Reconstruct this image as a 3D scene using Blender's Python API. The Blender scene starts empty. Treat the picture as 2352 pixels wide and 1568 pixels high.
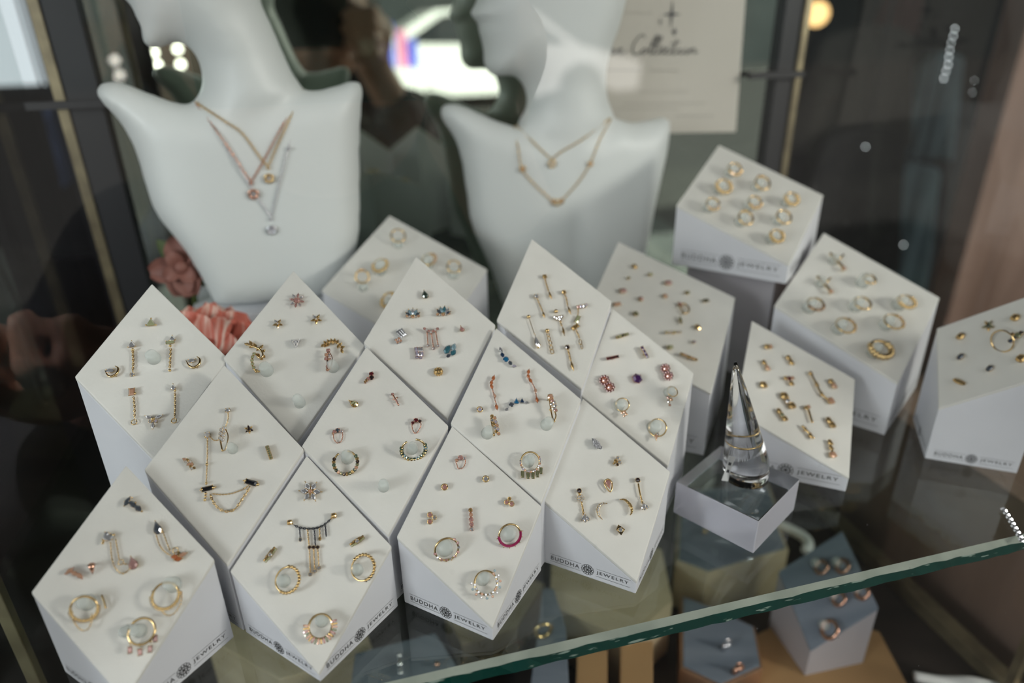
import bpy, bmesh, math, random
import numpy as np
from mathutils import Vector, Matrix
random.seed(7)
S = bpy.context.scene
COL = S.collection
PI = math.pi

# ------------------------------------------------------------------ camera
ZC = 1.25                                   # lens height above the pavement; the shelf is 232 mm lower
FPX, PITCH, ROLL = 1580.5, math.radians(25.159), math.radians(-1.095)
cp, sp, cr, sr = math.cos(PITCH), math.sin(PITCH), math.cos(ROLL), math.sin(ROLL)
FW = Vector((0, cp, -sp)); UP0 = Vector((0, sp, cp)); RT0 = Vector((1, 0, 0))
RT = cr * RT0 + sr * UP0; UP = -sr * RT0 + cr * UP0
CAM = Vector((0, 0, ZC))
cd = bpy.data.cameras.new('camera'); cam = bpy.data.objects.new('camera', cd); COL.objects.link(cam)
cam.matrix_world = Matrix(((RT.x, UP.x, -FW.x, 0), (RT.y, UP.y, -FW.y, 0), (RT.z, UP.z, -FW.z, ZC), (0, 0, 0, 1)))
cd.sensor_width = 36; cd.lens = 36 * FPX / 2352; cd.clip_start = .005; cd.clip_end = 200
cd.dof.use_dof = True; cd.dof.focus_distance = .305; cd.dof.aperture_fstop = 4.0
S.camera = cam
# ------------------------------------------------------------------ light
S.view_settings.view_transform = 'Standard'; S.view_settings.look = 'None'
S.view_settings.gamma = 1; S.view_settings.use_curve_mapping = False
S.view_settings.exposure = -0.40
W = bpy.data.worlds.new('sky'); S.world = W; W.use_nodes = True
W.node_tree.nodes['Background'].inputs[0].default_value = (1.0, .985, .96, 1)
W.node_tree.nodes['Background'].inputs[1].default_value = 2.1
sd = bpy.data.lights.new('sun', 'SUN'); sun = bpy.data.objects.new('sun', sd); COL.objects.link(sun)
sd.energy = 28.0; sd.angle = math.radians(1.5); sd.color = (1, .95, .86)
sun.rotation_euler = (math.radians(-36), math.radians(-14), 0); sun.location = (0, 8, 9)

# case axes: u runs along the case, v runs into it
YAW = math.radians(14.34)
UU = Vector((math.cos(YAW), math.sin(YAW), 0)); VV = Vector((-math.sin(YAW), math.cos(YAW), 0))
SH = ZC - .232                              # shelf top
FL = ZC - .420                              # bottom board of the case
V_GLASS, V_SHELF, V_MIR = .165, .1890, .565
U_L, U_R = -.178, .392
def uvz(u, v, z): return UU * u + VV * v + Vector((0, 0, z))
def ray(px, py): return FW + RT * ((px - 1176) / FPX) + UP * ((784 - py) / FPX)
def on_z(px, py, z): d = ray(px, py); return CAM + d * ((z - ZC) / d.z)
def on_v(px, py, v): d = ray(px, py); return CAM + d * (v / d.dot(VV))
def on_plane(px, py, p, n): d = ray(px, py); return CAM + d * ((p - CAM).dot(n) / d.dot(n))

# ------------------------------------------------------------------ materials
MATS = {}
def mat(name, col, rough=.5, metal=0, **k):
    if name in MATS: return MATS[name]
    m = bpy.data.materials.new(name); m.use_nodes = True; b = m.node_tree.nodes['Principled BSDF']
    b.inputs['Base Color'].default_value = (*col, 1); b.inputs['Roughness'].default_value = rough; b.inputs['Metallic'].default_value = metal
    for a, v in k.items():
        n = {'ior': 'IOR', 'trans': 'Transmission Weight', 'coat': 'Coat Weight', 'sss': 'Subsurface Weight', 'spec': 'Specular IOR Level', 'alpha': 'Alpha', 'sheen': 'Sheen Weight'}[a]
        b.inputs[n].default_value = v
    MATS[name] = m; return m
def noisy(name, c1, c2, scale, rough=.5, bump=0, bscale=None, metal=0, stretch=(1, 1, 1), lo=.35, hi=.65, detail=4):
    m = mat(name, c1, rough, metal); t = m.node_tree; b = t.nodes['Principled BSDF']; L = t.links
    tc = t.nodes.new('ShaderNodeTexCoord'); mp = t.nodes.new('ShaderNodeMapping'); mp.inputs['Scale'].default_value = stretch
    L.new(tc.outputs['Object'], mp.inputs[0])
    n = t.nodes.new('ShaderNodeTexNoise'); n.inputs['Scale'].default_value = scale; n.inputs['Detail'].default_value = detail
    L.new(mp.outputs[0], n.inputs['Vector'])
    r = t.nodes.new('ShaderNodeValToRGB'); r.color_ramp.elements[0].position = lo; r.color_ramp.elements[1].position = hi
    r.color_ramp.elements[0].color = (*c1, 1); r.color_ramp.elements[1].color = (*c2, 1)
    L.new(n.outputs['Fac'], r.inputs[0]); L.new(r.outputs[0], b.inputs['Base Color'])
    if bump:
        n2 = t.nodes.new('ShaderNodeTexNoise'); n2.inputs['Scale'].default_value = bscale or scale; n2.inputs['Detail'].default_value = 3
        L.new(mp.outputs[0], n2.inputs['Vector'])
        bp = t.nodes.new('ShaderNodeBump'); bp.inputs['Strength'].default_value = bump; bp.inputs['Distance'].default_value = .0003
        L.new(n2.outputs['Fac'], bp.inputs['Height']); L.new(bp.outputs[0], b.inputs['Normal'])
    return m
def thin_glass(name, tint, f=.06, dust=0):
    m = bpy.data.materials.new(name); m.use_nodes = True; t = m.node_tree; t.nodes.clear(); L = t.links
    o = t.nodes.new('ShaderNodeOutputMaterial'); tr = t.nodes.new('ShaderNodeBsdfTransparent'); tr.inputs[0].default_value = (*tint, 1)
    g = t.nodes.new('ShaderNodeBsdfGlossy'); g.inputs['Roughness'].default_value = 0.0; g.inputs[0].default_value = (1, 1, 1, 1)
    lw = t.nodes.new('ShaderNodeLayerWeight'); lw.inputs[0].default_value = .5
    pw = t.nodes.new('ShaderNodeMath'); pw.operation = 'POWER'; pw.inputs[1].default_value = 5; L.new(lw.outputs['Facing'], pw.inputs[0])
    mu = t.nodes.new('ShaderNodeMath'); mu.operation = 'MULTIPLY_ADD'; mu.inputs[1].default_value = 1 - f; mu.inputs[2].default_value = f; L.new(pw.outputs[0], mu.inputs[0])
    mx = t.nodes.new('ShaderNodeMixShader'); L.new(mu.outputs[0], mx.inputs[0]); L.new(tr.outputs[0], mx.inputs[1]); L.new(g.outputs[0], mx.inputs[2])
    last = mx
    if dust:
        tc = t.nodes.new('ShaderNodeTexCoord'); vo = t.nodes.new('ShaderNodeTexVoronoi'); vo.inputs['Scale'].default_value = dust
        L.new(tc.outputs['Object'], vo.inputs['Vector'])
        cm = t.nodes.new('ShaderNodeMath'); cm.operation = 'LESS_THAN'; cm.inputs[1].default_value = .035; L.new(vo.outputs['Distance'], cm.inputs[0])
        sep = t.nodes.new('ShaderNodeSeparateColor'); L.new(vo.outputs['Color'], sep.inputs[0])
        c2 = t.nodes.new('ShaderNodeMath'); c2.operation = 'GREATER_THAN'; c2.inputs[1].default_value = .72; L.new(sep.outputs[0], c2.inputs[0])
        ml = t.nodes.new('ShaderNodeMath'); ml.operation = 'MULTIPLY'; L.new(cm.outputs[0], ml.inputs[0]); L.new(c2.outputs[0], ml.inputs[1])
        sc = t.nodes.new('ShaderNodeMath'); sc.operation = 'MULTIPLY'; sc.inputs[1].default_value = .6; L.new(ml.outputs[0], sc.inputs[0])
        d = t.nodes.new('ShaderNodeBsdfDiffuse'); d.inputs[0].default_value = (.22, .22, .22, 1)
        m2 = t.nodes.new('ShaderNodeMixShader'); L.new(sc.outputs[0], m2.inputs[0]); L.new(mx.outputs[0], m2.inputs[1]); L.new(d.outputs[0], m2.inputs[2]); last = m2
    L.new(last.outputs[0], o.inputs[0]); MATS[name] = m; return m
def emis(name, col, s):
    m = bpy.data.materials.new(name); m.use_nodes = True; b = m.node_tree.nodes['Principled BSDF']
    b.inputs['Base Color'].default_value = (*col, 1); b.inputs['Emission Color'].default_value = (*col, 1); b.inputs['Emission Strength'].default_value = s
    MATS[name] = m; return m
noisy('leatherette', (.72, .71, .67), (.76, .75, .71), 60, .55, bump=.25, bscale=900)
noisy('lacquer', (.72, .73, .77), (.76, .77, .81), 25, .42)
mat('ink', (.07, .07, .07), .6)
mat('gold', (.76, .55, .27), .17, 1); mat('rosegold', (.72, .42, .31), .18, 1); mat('silver', (.75, .75, .78), .2, 1); mat('blackchain', (.05, .055, .07), .3, 1)
mat('silicone', (.80, .86, .83), .3, 0, alpha=.34)
def gemmat(n, c, tr=.35): return mat('gem_' + n, c, .05, .25, trans=tr * .6, ior=1.8, coat=.8)
mat('gem_clear', (.92, .92, .96), .03, .75, coat=1); mat('gem_white', (.85, .83, .82), .06, .5, coat=1); gemmat('pink', (.62, .33, .30)); gemmat('lav', (.60, .56, .70)); gemmat('navy', (.02, .06, .14))
gemmat('blue', (.02, .20, .42)); gemmat('sky', (.32, .48, .55)); gemmat('teal', (.06, .22, .28)); gemmat('slate', (.10, .12, .15)); gemmat('dgreen', (.05, .08, .06)); gemmat('olive', (.25, .26, .14))
gemmat('lime', (.55, .58, .34)); gemmat('garnet', (.16, .02, .03)); gemmat('dark', (.05, .03, .03)); mat('gem_amber', (.68, .46, .20), .12, .8); gemmat('orange', (.70, .22, .08)); gemmat('peach', (.78, .45, .30))
gemmat('black', (.01, .01, .012), 0); gemmat('purple', (.10, .03, .16)); gemmat('ruby', (.38, .01, .10), 0); gemmat('rosequartz', (.50, .28, .26), .1); mat('gem_grey', (.5, .5, .53), .05, .6, coat=1); gemmat('moss', (.12, .20, .14))
thin_glass('pane', (.95, .965, .955), .06, dust=150)
thin_glass('sidepane', (.90, .93, .92), .05)
thin_glass('shelfglass', (.86, .91, .885), .055)
mat('bustwhite', (.70, .73, .72), .42)
mat('blackmetal', (.007, .007, .009), .55, 0)
noisy('brass', (.30, .25, .15), (.16, .13, .08), 40, .4, metal=.6)
mat('mirror', (.40, .45, .39), .0, 1)
mat('refraction_tint', (.78, .78, .86), .12, 0, trans=.45, ior=1.49); mat('acrylic', (.97, .98, 1.0), .02, 0, trans=1, ior=1.49)
noisy('darkwood', (.02, .016, .013), (.035, .025, .02), 6, .5, stretch=(1, 8, 1))
noisy('kraft', (.30, .17, .07), (.38, .23, .10), 5, .7)
noisy('beech', (.44, .35, .22), (.54, .44, .29), 5, .55, stretch=(1, 12, 12))
noisy('slatesuede', (.13, .16, .20), (.17, .20, .24), 14, .7, stretch=(1, 9, 1))
noisy('brownpanel', (.20, .12, .085), (.34, .22, .17), 3, .45, stretch=(6, 6, 1), detail=6)
noisy('darkshop', (.012, .012, .012), (.028, .027, .025), 2, .8)
noisy('cloth1', (.012, .012, .014), (.026, .025, .024), 8, .9)
noisy('cloth2', (.05, .047, .04), (.08, .074, .064), 6, .9)
noisy('cloth3', (.16, .24, .26), (.10, .15, .17), 6, .8)
noisy('cloth4', (.05, .08, .16), (.09, .14, .27), 6, .8)
noisy('cloth5', (.11, .03, .025), (.07, .03, .025), 6, .8)
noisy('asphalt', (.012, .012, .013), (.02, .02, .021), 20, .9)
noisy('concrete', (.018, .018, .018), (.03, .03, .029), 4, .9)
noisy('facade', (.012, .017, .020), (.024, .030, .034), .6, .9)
mat('tint', (.02, .025, .03), .05, 0, coat=.5)
mat('carwhite', (.82, .83, .85), .25, 0, coat=1.0)
mat('tyre', (.02, .02, .02), .8)
mat('skin', (.50, .28, .20), .5, 0, sss=.0)
mat('hair', (.035, .02, .012), .5); mat('jacket', (.018, .02, .028), .8); mat('lenshood', (.01, .01, .012), .3)
mat('leafgreen', (.06, .09, .015), .6); mat('duskypetal', (.22, .09, .07), .6)
mat('cardpaper', (.55, .52, .46), .7)
mat('label', (.8, .8, .78), .6)
emis('ledbead', (.92, .97, 1.0), 9); emis('bulbwarm', (1, .95, .85), 22); emis('lampwarm', (1, .62, .25), 3.0)
# petals: pink with pale radial streaks
def petal_mat():
    m = mat('petal', (.72, .20, .14), .6); t = m.node_tree; b = t.nodes['Principled BSDF']
    tc = t.nodes.new('ShaderNodeTexCoord'); mp = t.nodes.new('ShaderNodeMapping'); mp.inputs['Scale'].default_value = (300, 25, 25)
    n = t.nodes.new('ShaderNodeTexNoise'); n.inputs['Scale'].default_value = 1.0; n.inputs['Detail'].default_value = 2
    r = t.nodes.new('ShaderNodeValToRGB'); r.color_ramp.elements[0].color = (.62, .15, .10, 1); r.color_ramp.elements[1].color = (.85, .62, .52, 1)
    r.color_ramp.elements[0].position = .48; r.color_ramp.elements[1].position = .62
    t.links.new(tc.outputs['Object'], mp.inputs[0]); t.links.new(mp.outputs[0], n.inputs['Vector']); t.links.new(n.outputs['Fac'], r.inputs[0]); t.links.new(r.outputs[0], b.inputs['Base Color'])
petal_mat()
# green edge of the shelf glass with pale chips
def edge_mat():
    m = mat('glassedge', (.008, .06, .045), .12, 0, coat=.4); t = m.node_tree; b = t.nodes['Principled BSDF']
    tc = t.nodes.new('ShaderNodeTexCoord'); mp = t.nodes.new('ShaderNodeMapping'); mp.inputs['Scale'].default_value = (70, 70, 330)
    n = t.nodes.new('ShaderNodeTexNoise'); n.inputs['Scale'].default_value = 1.0; n.inputs['Detail'].default_value = 5
    r = t.nodes.new('ShaderNodeValToRGB'); r.color_ramp.elements[0].color = (.006, .05, .038, 1); r.color_ramp.elements[1].color = (.30, .38, .33, 1)
    r.color_ramp.elements[0].position = .60; r.color_ramp.elements[1].position = .64
    t.links.new(tc.outputs['Object'], mp.inputs[0]); t.links.new(mp.outputs[0], n.inputs['Vector']); t.links.new(n.outputs['Fac'], r.inputs[0]); t.links.new(r.outputs[0], b.inputs['Base Color'])
edge_mat()
noisy('glassbevel', (.30, .34, .29), (.40, .44, .38), 60, .35)

# ------------------------------------------------------------------ helpers
class MB:
    """collects geometry for one mesh"""
    def __init__(s): s.v = []; s.f = []
    def add(s, vs, fs): o = len(s.v); s.v += [tuple(a) for a in vs]; s.f += [tuple(i + o for i in f) for f in fs]; return s
    def prism(s, bot, top):
        n = len(bot); fs = [tuple(range(n))[::-1], tuple(range(n, 2 * n))] + [(i, (i + 1) % n, n + (i + 1) % n, n + i) for i in range(n)]
        return s.add(list(bot) + list(top), fs)
    def box(s, c, ax, h):
        c = Vector(c); a = [Vector(x) * y for x, y in zip(ax, h)]
        q = [(-1, -1), (1, -1), (1, 1), (-1, 1)]
        return s.prism([c - a[2] + a[0] * i + a[1] * j for i, j in q], [c + a[2] + a[0] * i + a[1] * j for i, j in q])
    def tube(s, pts, r, n=8, closed=False, cap=True):
        pts = [Vector(p) for p in pts]; m = len(pts); rs = r if isinstance(r, (list, tuple)) else [r] * m
        vs = []; nrm = None
        for i, p in enumerate(pts):
            t = (pts[(i + 1) % m] - pts[i - 1]) if closed else (pts[min(i + 1, m - 1)] - pts[max(i - 1, 0)])
            t = t.normalized() if t.length > 0 else Vector((0, 0, 1))
            if nrm is None: nrm = t.orthogonal().normalized()
            else:
                nrm = nrm - t * nrm.dot(t); nrm = nrm.normalized() if nrm.length > 1e-9 else t.orthogonal().normalized()
            b = t.cross(nrm)
            vs += [p + (nrm * math.cos(2 * PI * k / n) + b * math.sin(2 * PI * k / n)) * rs[i] for k in range(n)]
        fs = []
        for i in range(m if closed else m - 1):
            j = (i + 1) % m
            fs += [(i * n + k, i * n + (k + 1) % n, j * n + (k + 1) % n, j * n + k) for k in range(n)]
        if not closed and cap: fs += [tuple(range(n))[::-1], tuple(range((m - 1) * n, m * n))]
        return s.add(vs, fs)
    def torus(s, c, ax, ay, R, r, n=24, m=8, Ry=None):
        Ry = Ry or R
        return s.tube([Vector(c) + ax * (R * math.cos(2 * PI * i / n)) + ay * (Ry * math.sin(2 * PI * i / n)) for i in range(n)], r, m, closed=True)
    def ball(s, c, r, n=10, m=6, ax=None):
        c = Vector(c); rr = r if isinstance(r, (list, tuple)) else (r, r, r); ax = ax or (Vector((1, 0, 0)), Vector((0, 1, 0)), Vector((0, 0, 1)))
        vs = [c + ax[2] * rr[2]]
        for j in range(1, m):
            a = PI * j / m
            vs += [c + ax[0] * (rr[0] * math.sin(a) * math.cos(2 * PI * k / n)) + ax[1] * (rr[1] * math.sin(a) * math.sin(2 * PI * k / n)) + ax[2] * (rr[2] * math.cos(a)) for k in range(n)]
        vs.append(c - ax[2] * rr[2])
        fs = [(0, 1 + k, 1 + (k + 1) % n) for k in range(n)]
        for j in range(m - 2):
            o = 1 + j * n; fs += [(o + k, o + n + k, o + n + (k + 1) % n, o + (k + 1) % n) for k in range(n)]
        o = 1 + (m - 2) * n; fs += [(len(vs) - 1, o + (k + 1) % n, o + k) for k in range(n)]
        return s.add(vs, fs)
    def chain(s, pts, w, r):
        """alternating oval links along a path"""
        pts = resample(pts, w * 1.55)
        for i in range(len(pts) - 1):
            a, b = pts[i], pts[i + 1]; t = (b - a).normalized(); o = t.orthogonal().normalized(); q = t.cross(o)
            side = (o if i % 2 else q)
            s.torus((a + b) / 2, t, side, w * .98, r, 8, 4, Ry=w * .55)
        return s
    def build(s, name, m, parent=None, smooth=False, bevel=0, loc=None):
        me = bpy.data.meshes.new(name); bm = bmesh.new()
        loc = Vector(loc) if loc is not None else Vector((0, 0, 0))
        vs = [bm.verts.new(Vector(v) - loc) for v in s.v]
        for f in s.f:
            try: bm.faces.new([vs[i] for i in f])
            except ValueError: pass
        bmesh.ops.recalc_face_normals(bm, faces=bm.faces[:])
        if bevel: bmesh.ops.bevel(bm, geom=[e for e in bm.edges], offset=bevel, segments=2, affect='EDGES', profile=.6)
        bm.to_mesh(me); bm.free()
        if smooth: me.polygons.foreach_set('use_smooth', [True] * len(me.polygons))
        me.materials.append(MATS[m])
        o = bpy.data.objects.new(name, me); COL.objects.link(o)
        if parent is not None: o.parent = parent; o.matrix_parent_inverse = Matrix.Translation(-WLOC.get(parent.name, Vector((0, 0, 0))))
        o.location = loc; WLOC[o.name] = loc
        return o
WLOC = {}
def resample(pts, step):
    pts = [Vector(p) for p in pts]
    L = [0]
    for a, b in zip(pts, pts[1:]): L.append(L[-1] + (b - a).length)
    n = max(2, int(round(L[-1] / step))); out = []
    for i in range(n + 1):
        d = L[-1] * i / n; k = 0
        while k < len(L) - 2 and L[k + 1] < d: k += 1
        out.append(pts[k].lerp(pts[k + 1], (d - L[k]) / max(1e-12, L[k + 1] - L[k])))
    return out
def spline(pts, k=6):
    """Catmull-Rom through the points"""
    p = [Vector(x) for x in pts]; p = [p[0] * 2 - p[1]] + p + [p[-1] * 2 - p[-2]]; out = []
    for i in range(1, len(p) - 2):
        for j in range(k):
            t = j / k; out.append(.5 * ((2 * p[i]) + (p[i + 1] - p[i - 1]) * t + (2 * p[i - 1] - 5 * p[i] + 4 * p[i + 1] - p[i + 2]) * t * t + (3 * p[i] - p[i - 1] - 3 * p[i + 1] + p[i + 2]) * t ** 3))
    return out + [p[-2]]
def empty(name, loc):
    o = bpy.data.objects.new(name, None); COL.objects.link(o); o.empty_display_size = .01; o.location = loc; WLOC[o.name] = Vector(loc); return o
def tag(o, label=None, cat=None, group=None, kind=None):
    if label: o['label'] = label
    if cat: o['category'] = cat
    if group: o['group'] = group
    if kind: o['kind'] = kind
    return o

# ------------------------------------------------------------------ display blocks
R3 = lambda yaw: (Vector((math.cos(yaw), math.sin(yaw), 0)), Vector((math.sin(yaw), -math.cos(yaw), 0)))
class Block: pass
BLK = {}
def emblem(mb, c, ax, ay, r, nz):
    w = r * .035
    def ring(cx, cy, R, rx=None):
        pts_o = []; pts_i = []
        n = 20
        for i in range(n):
            a = 2 * PI * i / n
            pts_o.append(c + ax * (cx + (R + w) * math.cos(a)) + ay * (cy + (R + w) * math.sin(a)) + nz)
            pts_i.append(c + ax * (cx + (R - w) * math.cos(a)) + ay * (cy + (R - w) * math.sin(a)) + nz)
        mb.add(pts_o + pts_i, [(i, (i + 1) % n, n + (i + 1) % n, n + i) for i in range(n)])
    for R_, k, q in ((.32, 6, .30), (.74, 12, .22)):
        for i in range(k):
            a = 2 * PI * (i + (.5 if k == 8 and R_ > .5 else 0)) / k; ring(r * R_ * math.cos(a), r * R_ * math.sin(a), r * q)
    ring(0, 0, r * .14)
TXT = {}
def text_polys(word):
    """outline mesh of a word from Blender's own font, unit size"""
    if word in TXT: return TXT[word]
    c = bpy.data.curves.new('t', 'FONT'); c.body = word; c.size = 1; c.space_character = 1.22
    o = bpy.data.objects.new('t', c); COL.objects.link(o); bpy.context.view_layer.update()
    me = o.evaluated_get(bpy.context.evaluated_depsgraph_get()).to_mesh()
    vs = [tuple(v.co) for v in me.vertices]; fs = [tuple(p.vertices) for p in me.polygons]
    bpy.data.objects.remove(o); bpy.data.curves.remove(c)
    TXT[word] = (vs, fs); return vs, fs
def put_text(mb, word, c, ax, ay, nz, width, height):
    vs, fs = text_polys(word); xs = [v[0] for v in vs]; ys = [v[1] for v in vs]; w = max(xs) - min(xs); h = max(ys) - min(ys)
    mb.add([c + ax * ((v[0] - min(xs)) / w * width) + ay * ((v[1] - min(ys)) / h * height) + nz for v in vs], fs)
def block(key, cen, yaw, D, g, label, group, base=SH, text=(1, 1), body='lacquer', top='leatherette', name='display_block', txtmat='ink'):
    cen = Vector((cen[0] / 1000, cen[1] / 1000, ZC + cen[2] / 1000)); yaw = math.radians(yaw); rx, fx = R3(yaw)
    root = empty(name, (cen.x, cen.y, base)); tag(root, label, 'jewelry display block', group)
    hor = [cen - fx * D, cen - rx * D, cen + fx * D, cen + rx * D]       # back, left, front(low), right
    hs = [2 * g, g, 0, g]
    n = (rx.cross((hor[0] + Vector((0, 0, 2 * g))) - hor[2])).normalized()
    if n.z < 0: n = -n
    T = .0014
    tops = [h + Vector((0, 0, e)) for h, e in zip(hor, hs)]
    def shrink(ps, k): 
        m = sum(ps, Vector()) / 4; return [m + (p - m) * k for p in ps]
    lo = [p - Vector((0, 0, T / n.z)) for p in tops]
    mb = MB().prism([Vector((p.x, p.y, base)) for p in shrink(hor, .996)], shrink(lo, .996)); bodyo = mb.build('block_body', body, root, bevel=.0006)
    mb = MB().prism([p + Vector((0, 0, .00012)) for p in lo], tops); mb.build('leatherette_top', top, root, bevel=.00045)
    B = Block(); B.root = root; B.p = tops[2]; B.n = n; B.x = rx; B.y = n.cross(rx).normalized(); B.sc = 1; B.key = key; B.base = base; BLK[key] = B
    # printed name along the two low faces
    mb = MB(); W_ = D * math.sqrt(2); s = D / .032
    for side, use in ((-1, text[0]), (1, text[1])):
        if not use: continue
        a, b = (hor[1], hor[2]) if side < 0 else (hor[2], hor[3])
        ax = (b - a).normalized(); nz = Vector((ax.y, -ax.x, 0)) * (.00012 + .0); ay = Vector((0, 0, 1)); m0 = Vector((a.x, a.y, base))
        m0 = m0 + nz * .0
        put_text(mb, 'BUDDHA', m0 + ax * (W_ * .09) + ay * .0036 * s, ax, ay, nz, W_ * .31, .0022 * s)
        put_text(mb, 'JEWELRY', m0 + ax * (W_ * .585) + ay * .0036 * s, ax, ay, nz, W_ * .335, .0022 * s)
        emblem(mb, m0 + ax * (W_ * .49) + ay * .0047 * s, ax, ay, .0031 * s, nz)
        for x0, x1 in ((.08, .42), (.58, .94)):
            for y0 in (.0026, .0068):
                mb.add([m0 + ax * (W_ * x) + ay * (y0 * s + d) + nz for x, d in ((x0, 0), (x1, 0), (x1, .00012 * s), (x0, .00012 * s))], [(0, 1, 2, 3)])
    if mb.v: mb.build('printed_lettering', txtmat, bodyo)
    return B
G1 = 'white sloped blocks standing in a staircase'
G2 = 'larger white sloped blocks at the back'
D1, g1 = .032, .0289
block('A', (-162.8, 278.5, -169.1), 14.5, D1, g1, 'tall white sloped block carrying two small crescent studs and four straight drops', G1)
block('B', (-101.6, 290.3, -168.2), 9.3, D1, g1, 'tall white sloped block carrying a leafy gold crown and a pink starburst stud', G1)
block('C', (-122.0, 243.1, -195.4), 11.7, D1, g1, 'white sloped block carrying black bar studs linked by a draped chain', G1)
block('D', (-60.6, 257.8, -194.7), 13.0, D1, g1, 'white sloped block carrying two green stone hoops and a tiny rose dagger', G1)
block('E', (-38.8, 301.1, -165.2), 15.7, D1, g1, 'tall white sloped block carrying teal stone cluster and two fan studs', G1)
block('F', (-149.3, 201.0, -218.7), 14.1, D1, g1, 'low white sloped block nearest the dark side, with slate and orange chained studs', G1)
block('G', (-83.2, 217.5, -227.1), 11.5, D1, g1, 'low white sloped block carrying a crystal snowflake and a fringed chain', G1)
block('H', (-19.0, 234.9, -224.1), 16.1, D1, g1, 'low white sloped block carrying a hoop with a ruby spiked rim', G1)
block('I', (43.2, 258.6, -224.5), 17.4, D1, g1, 'low white sloped block carrying two pave crescent moons', G1)
block('J', (2.0, 275.7, -194.0), 17.5, D1, g1, 'white sloped block carrying blue stone arcs and orange drops', G1)
block('K', (63.7, 304.9, -197.0), 19.1, D1, g1, 'white sloped block carrying a purple stud and garnet ovals', G1)
block('L', (22.6, 323.9, -164.0), 20.1, D1, g1, 'tall white sloped block carrying only slender chain drops', G1)
Kb = 1.705
def sc(c): return tuple(x * Kb for x in c)
block('M', sc((53, 225, -111.7)), 21.1, .032 * Kb, .0167 * Kb, 'large white block behind the garnet and purple one, scattered with tiny studs', G2)
block('N', sc((-39.7, 249.1, -107.0)), 17.9, .032 * Kb, .0171 * Kb, 'large white block between the two busts, holding finger rings on pegs', G2)
block('O', sc((97, 273, -84.3)), 10.8, .032 * Kb, .0166 * Kb, 'large white block raised on a grey riser, with nine hoops', G2, base=ZC - .1568)
block('P', sc((129, 237.3, -115)), 4.1, .032 * Kb, .0172 * Kb, 'large white block standing on the shelf with eight gold hoops and hooks', G2)
block('Q', tuple(x * 1.35 for x in (118.7, 249.6, -165.0)), 22.4, .0432, .0282, 'mid sized white block behind the clear ring cone', G2)
block('R', (263.8, 339.2, -198.6), -65.7, D1, g1, 'white block turned sideways, cut by the edge of the photo', G1)

# ------------------------------------------------------------------ gems and jewelry
def outline(kind):
    if kind == 'round': return [(math.cos(2 * PI * i / 10), math.sin(2 * PI * i / 10)) for i in range(10)]
    if kind == 'marq': return [(0, 1), (.62, .5), (.9, 0), (.62, -.5), (0, -1), (-.62, -.5), (-.9, 0), (-.62, .5)]
    if kind == 'pear': return [(0, 1), (.42, .45), (.85, -.1), (.9, -.5), (.5, -.9), (0, -1), (-.5, -.9), (-.9, -.5), (-.85, -.1), (-.42, .45)]
    if kind == 'bag': return [(-1, -.8), (-.7, -1), (.7, -1), (1, -.8), (1, .8), (.7, 1), (-.7, 1), (-1, .8)]
    if kind == 'tri': return [(0, 1), (.35, .5), (.95, -.6), (.6, -.8), (-.6, -.8), (-.95, -.6), (-.35, .5)]
    if kind == 'hex': return [(math.cos(PI / 6 + 2 * PI * i / 6), math.sin(PI / 6 + 2 * PI * i / 6)) for i in range(6)]
def gem_geo(mb, c, ax, ay, az, w, l, kind, dome=False):
    o = outline(kind); n = len(o); k = min(w, l)
    P = lambda s, z: [c + ax * (x * w * s) + ay * (y * l * s) + az * (z * k) for x, y in o]
    if dome:
        vs = P(1, 0) + P(.85, .35) + P(.5, .58) + [c + az * (k * .66)]
        fs = [(i, (i + 1) % n, n + (i + 1) % n, n + i) for i in range(n)] + [(n + i, n + (i + 1) % n, 2 * n + (i + 1) % n, 2 * n + i) for i in range(n)] + [(2 * n + i, 2 * n + (i + 1) % n, 3 * n) for i in range(n)] + [tuple(range(n))[::-1]]
    else:
        vs = P(.96, -.12) + P(1, 0) + P(.60, .38) + [c - az * (k * .55)]
        fs = [(i, (i + 1) % n, n + (i + 1) % n, n + i) for i in range(n)] + [tuple(range(2 * n, 3 * n))]
        for i in range(n):
            j = (i + 1) % n; fs += [(n + i, n + j, 2 * n + j), (n + i, 2 * n + j, 2 * n + i)] if i % 2 else [(n + i, n + j, 2 * n + i), (n + j, 2 * n + j, 2 * n + i)]
        fs += [(3 * n, (i + 1) % n, i) for i in range(n)]
    mb.add(vs, fs)
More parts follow.
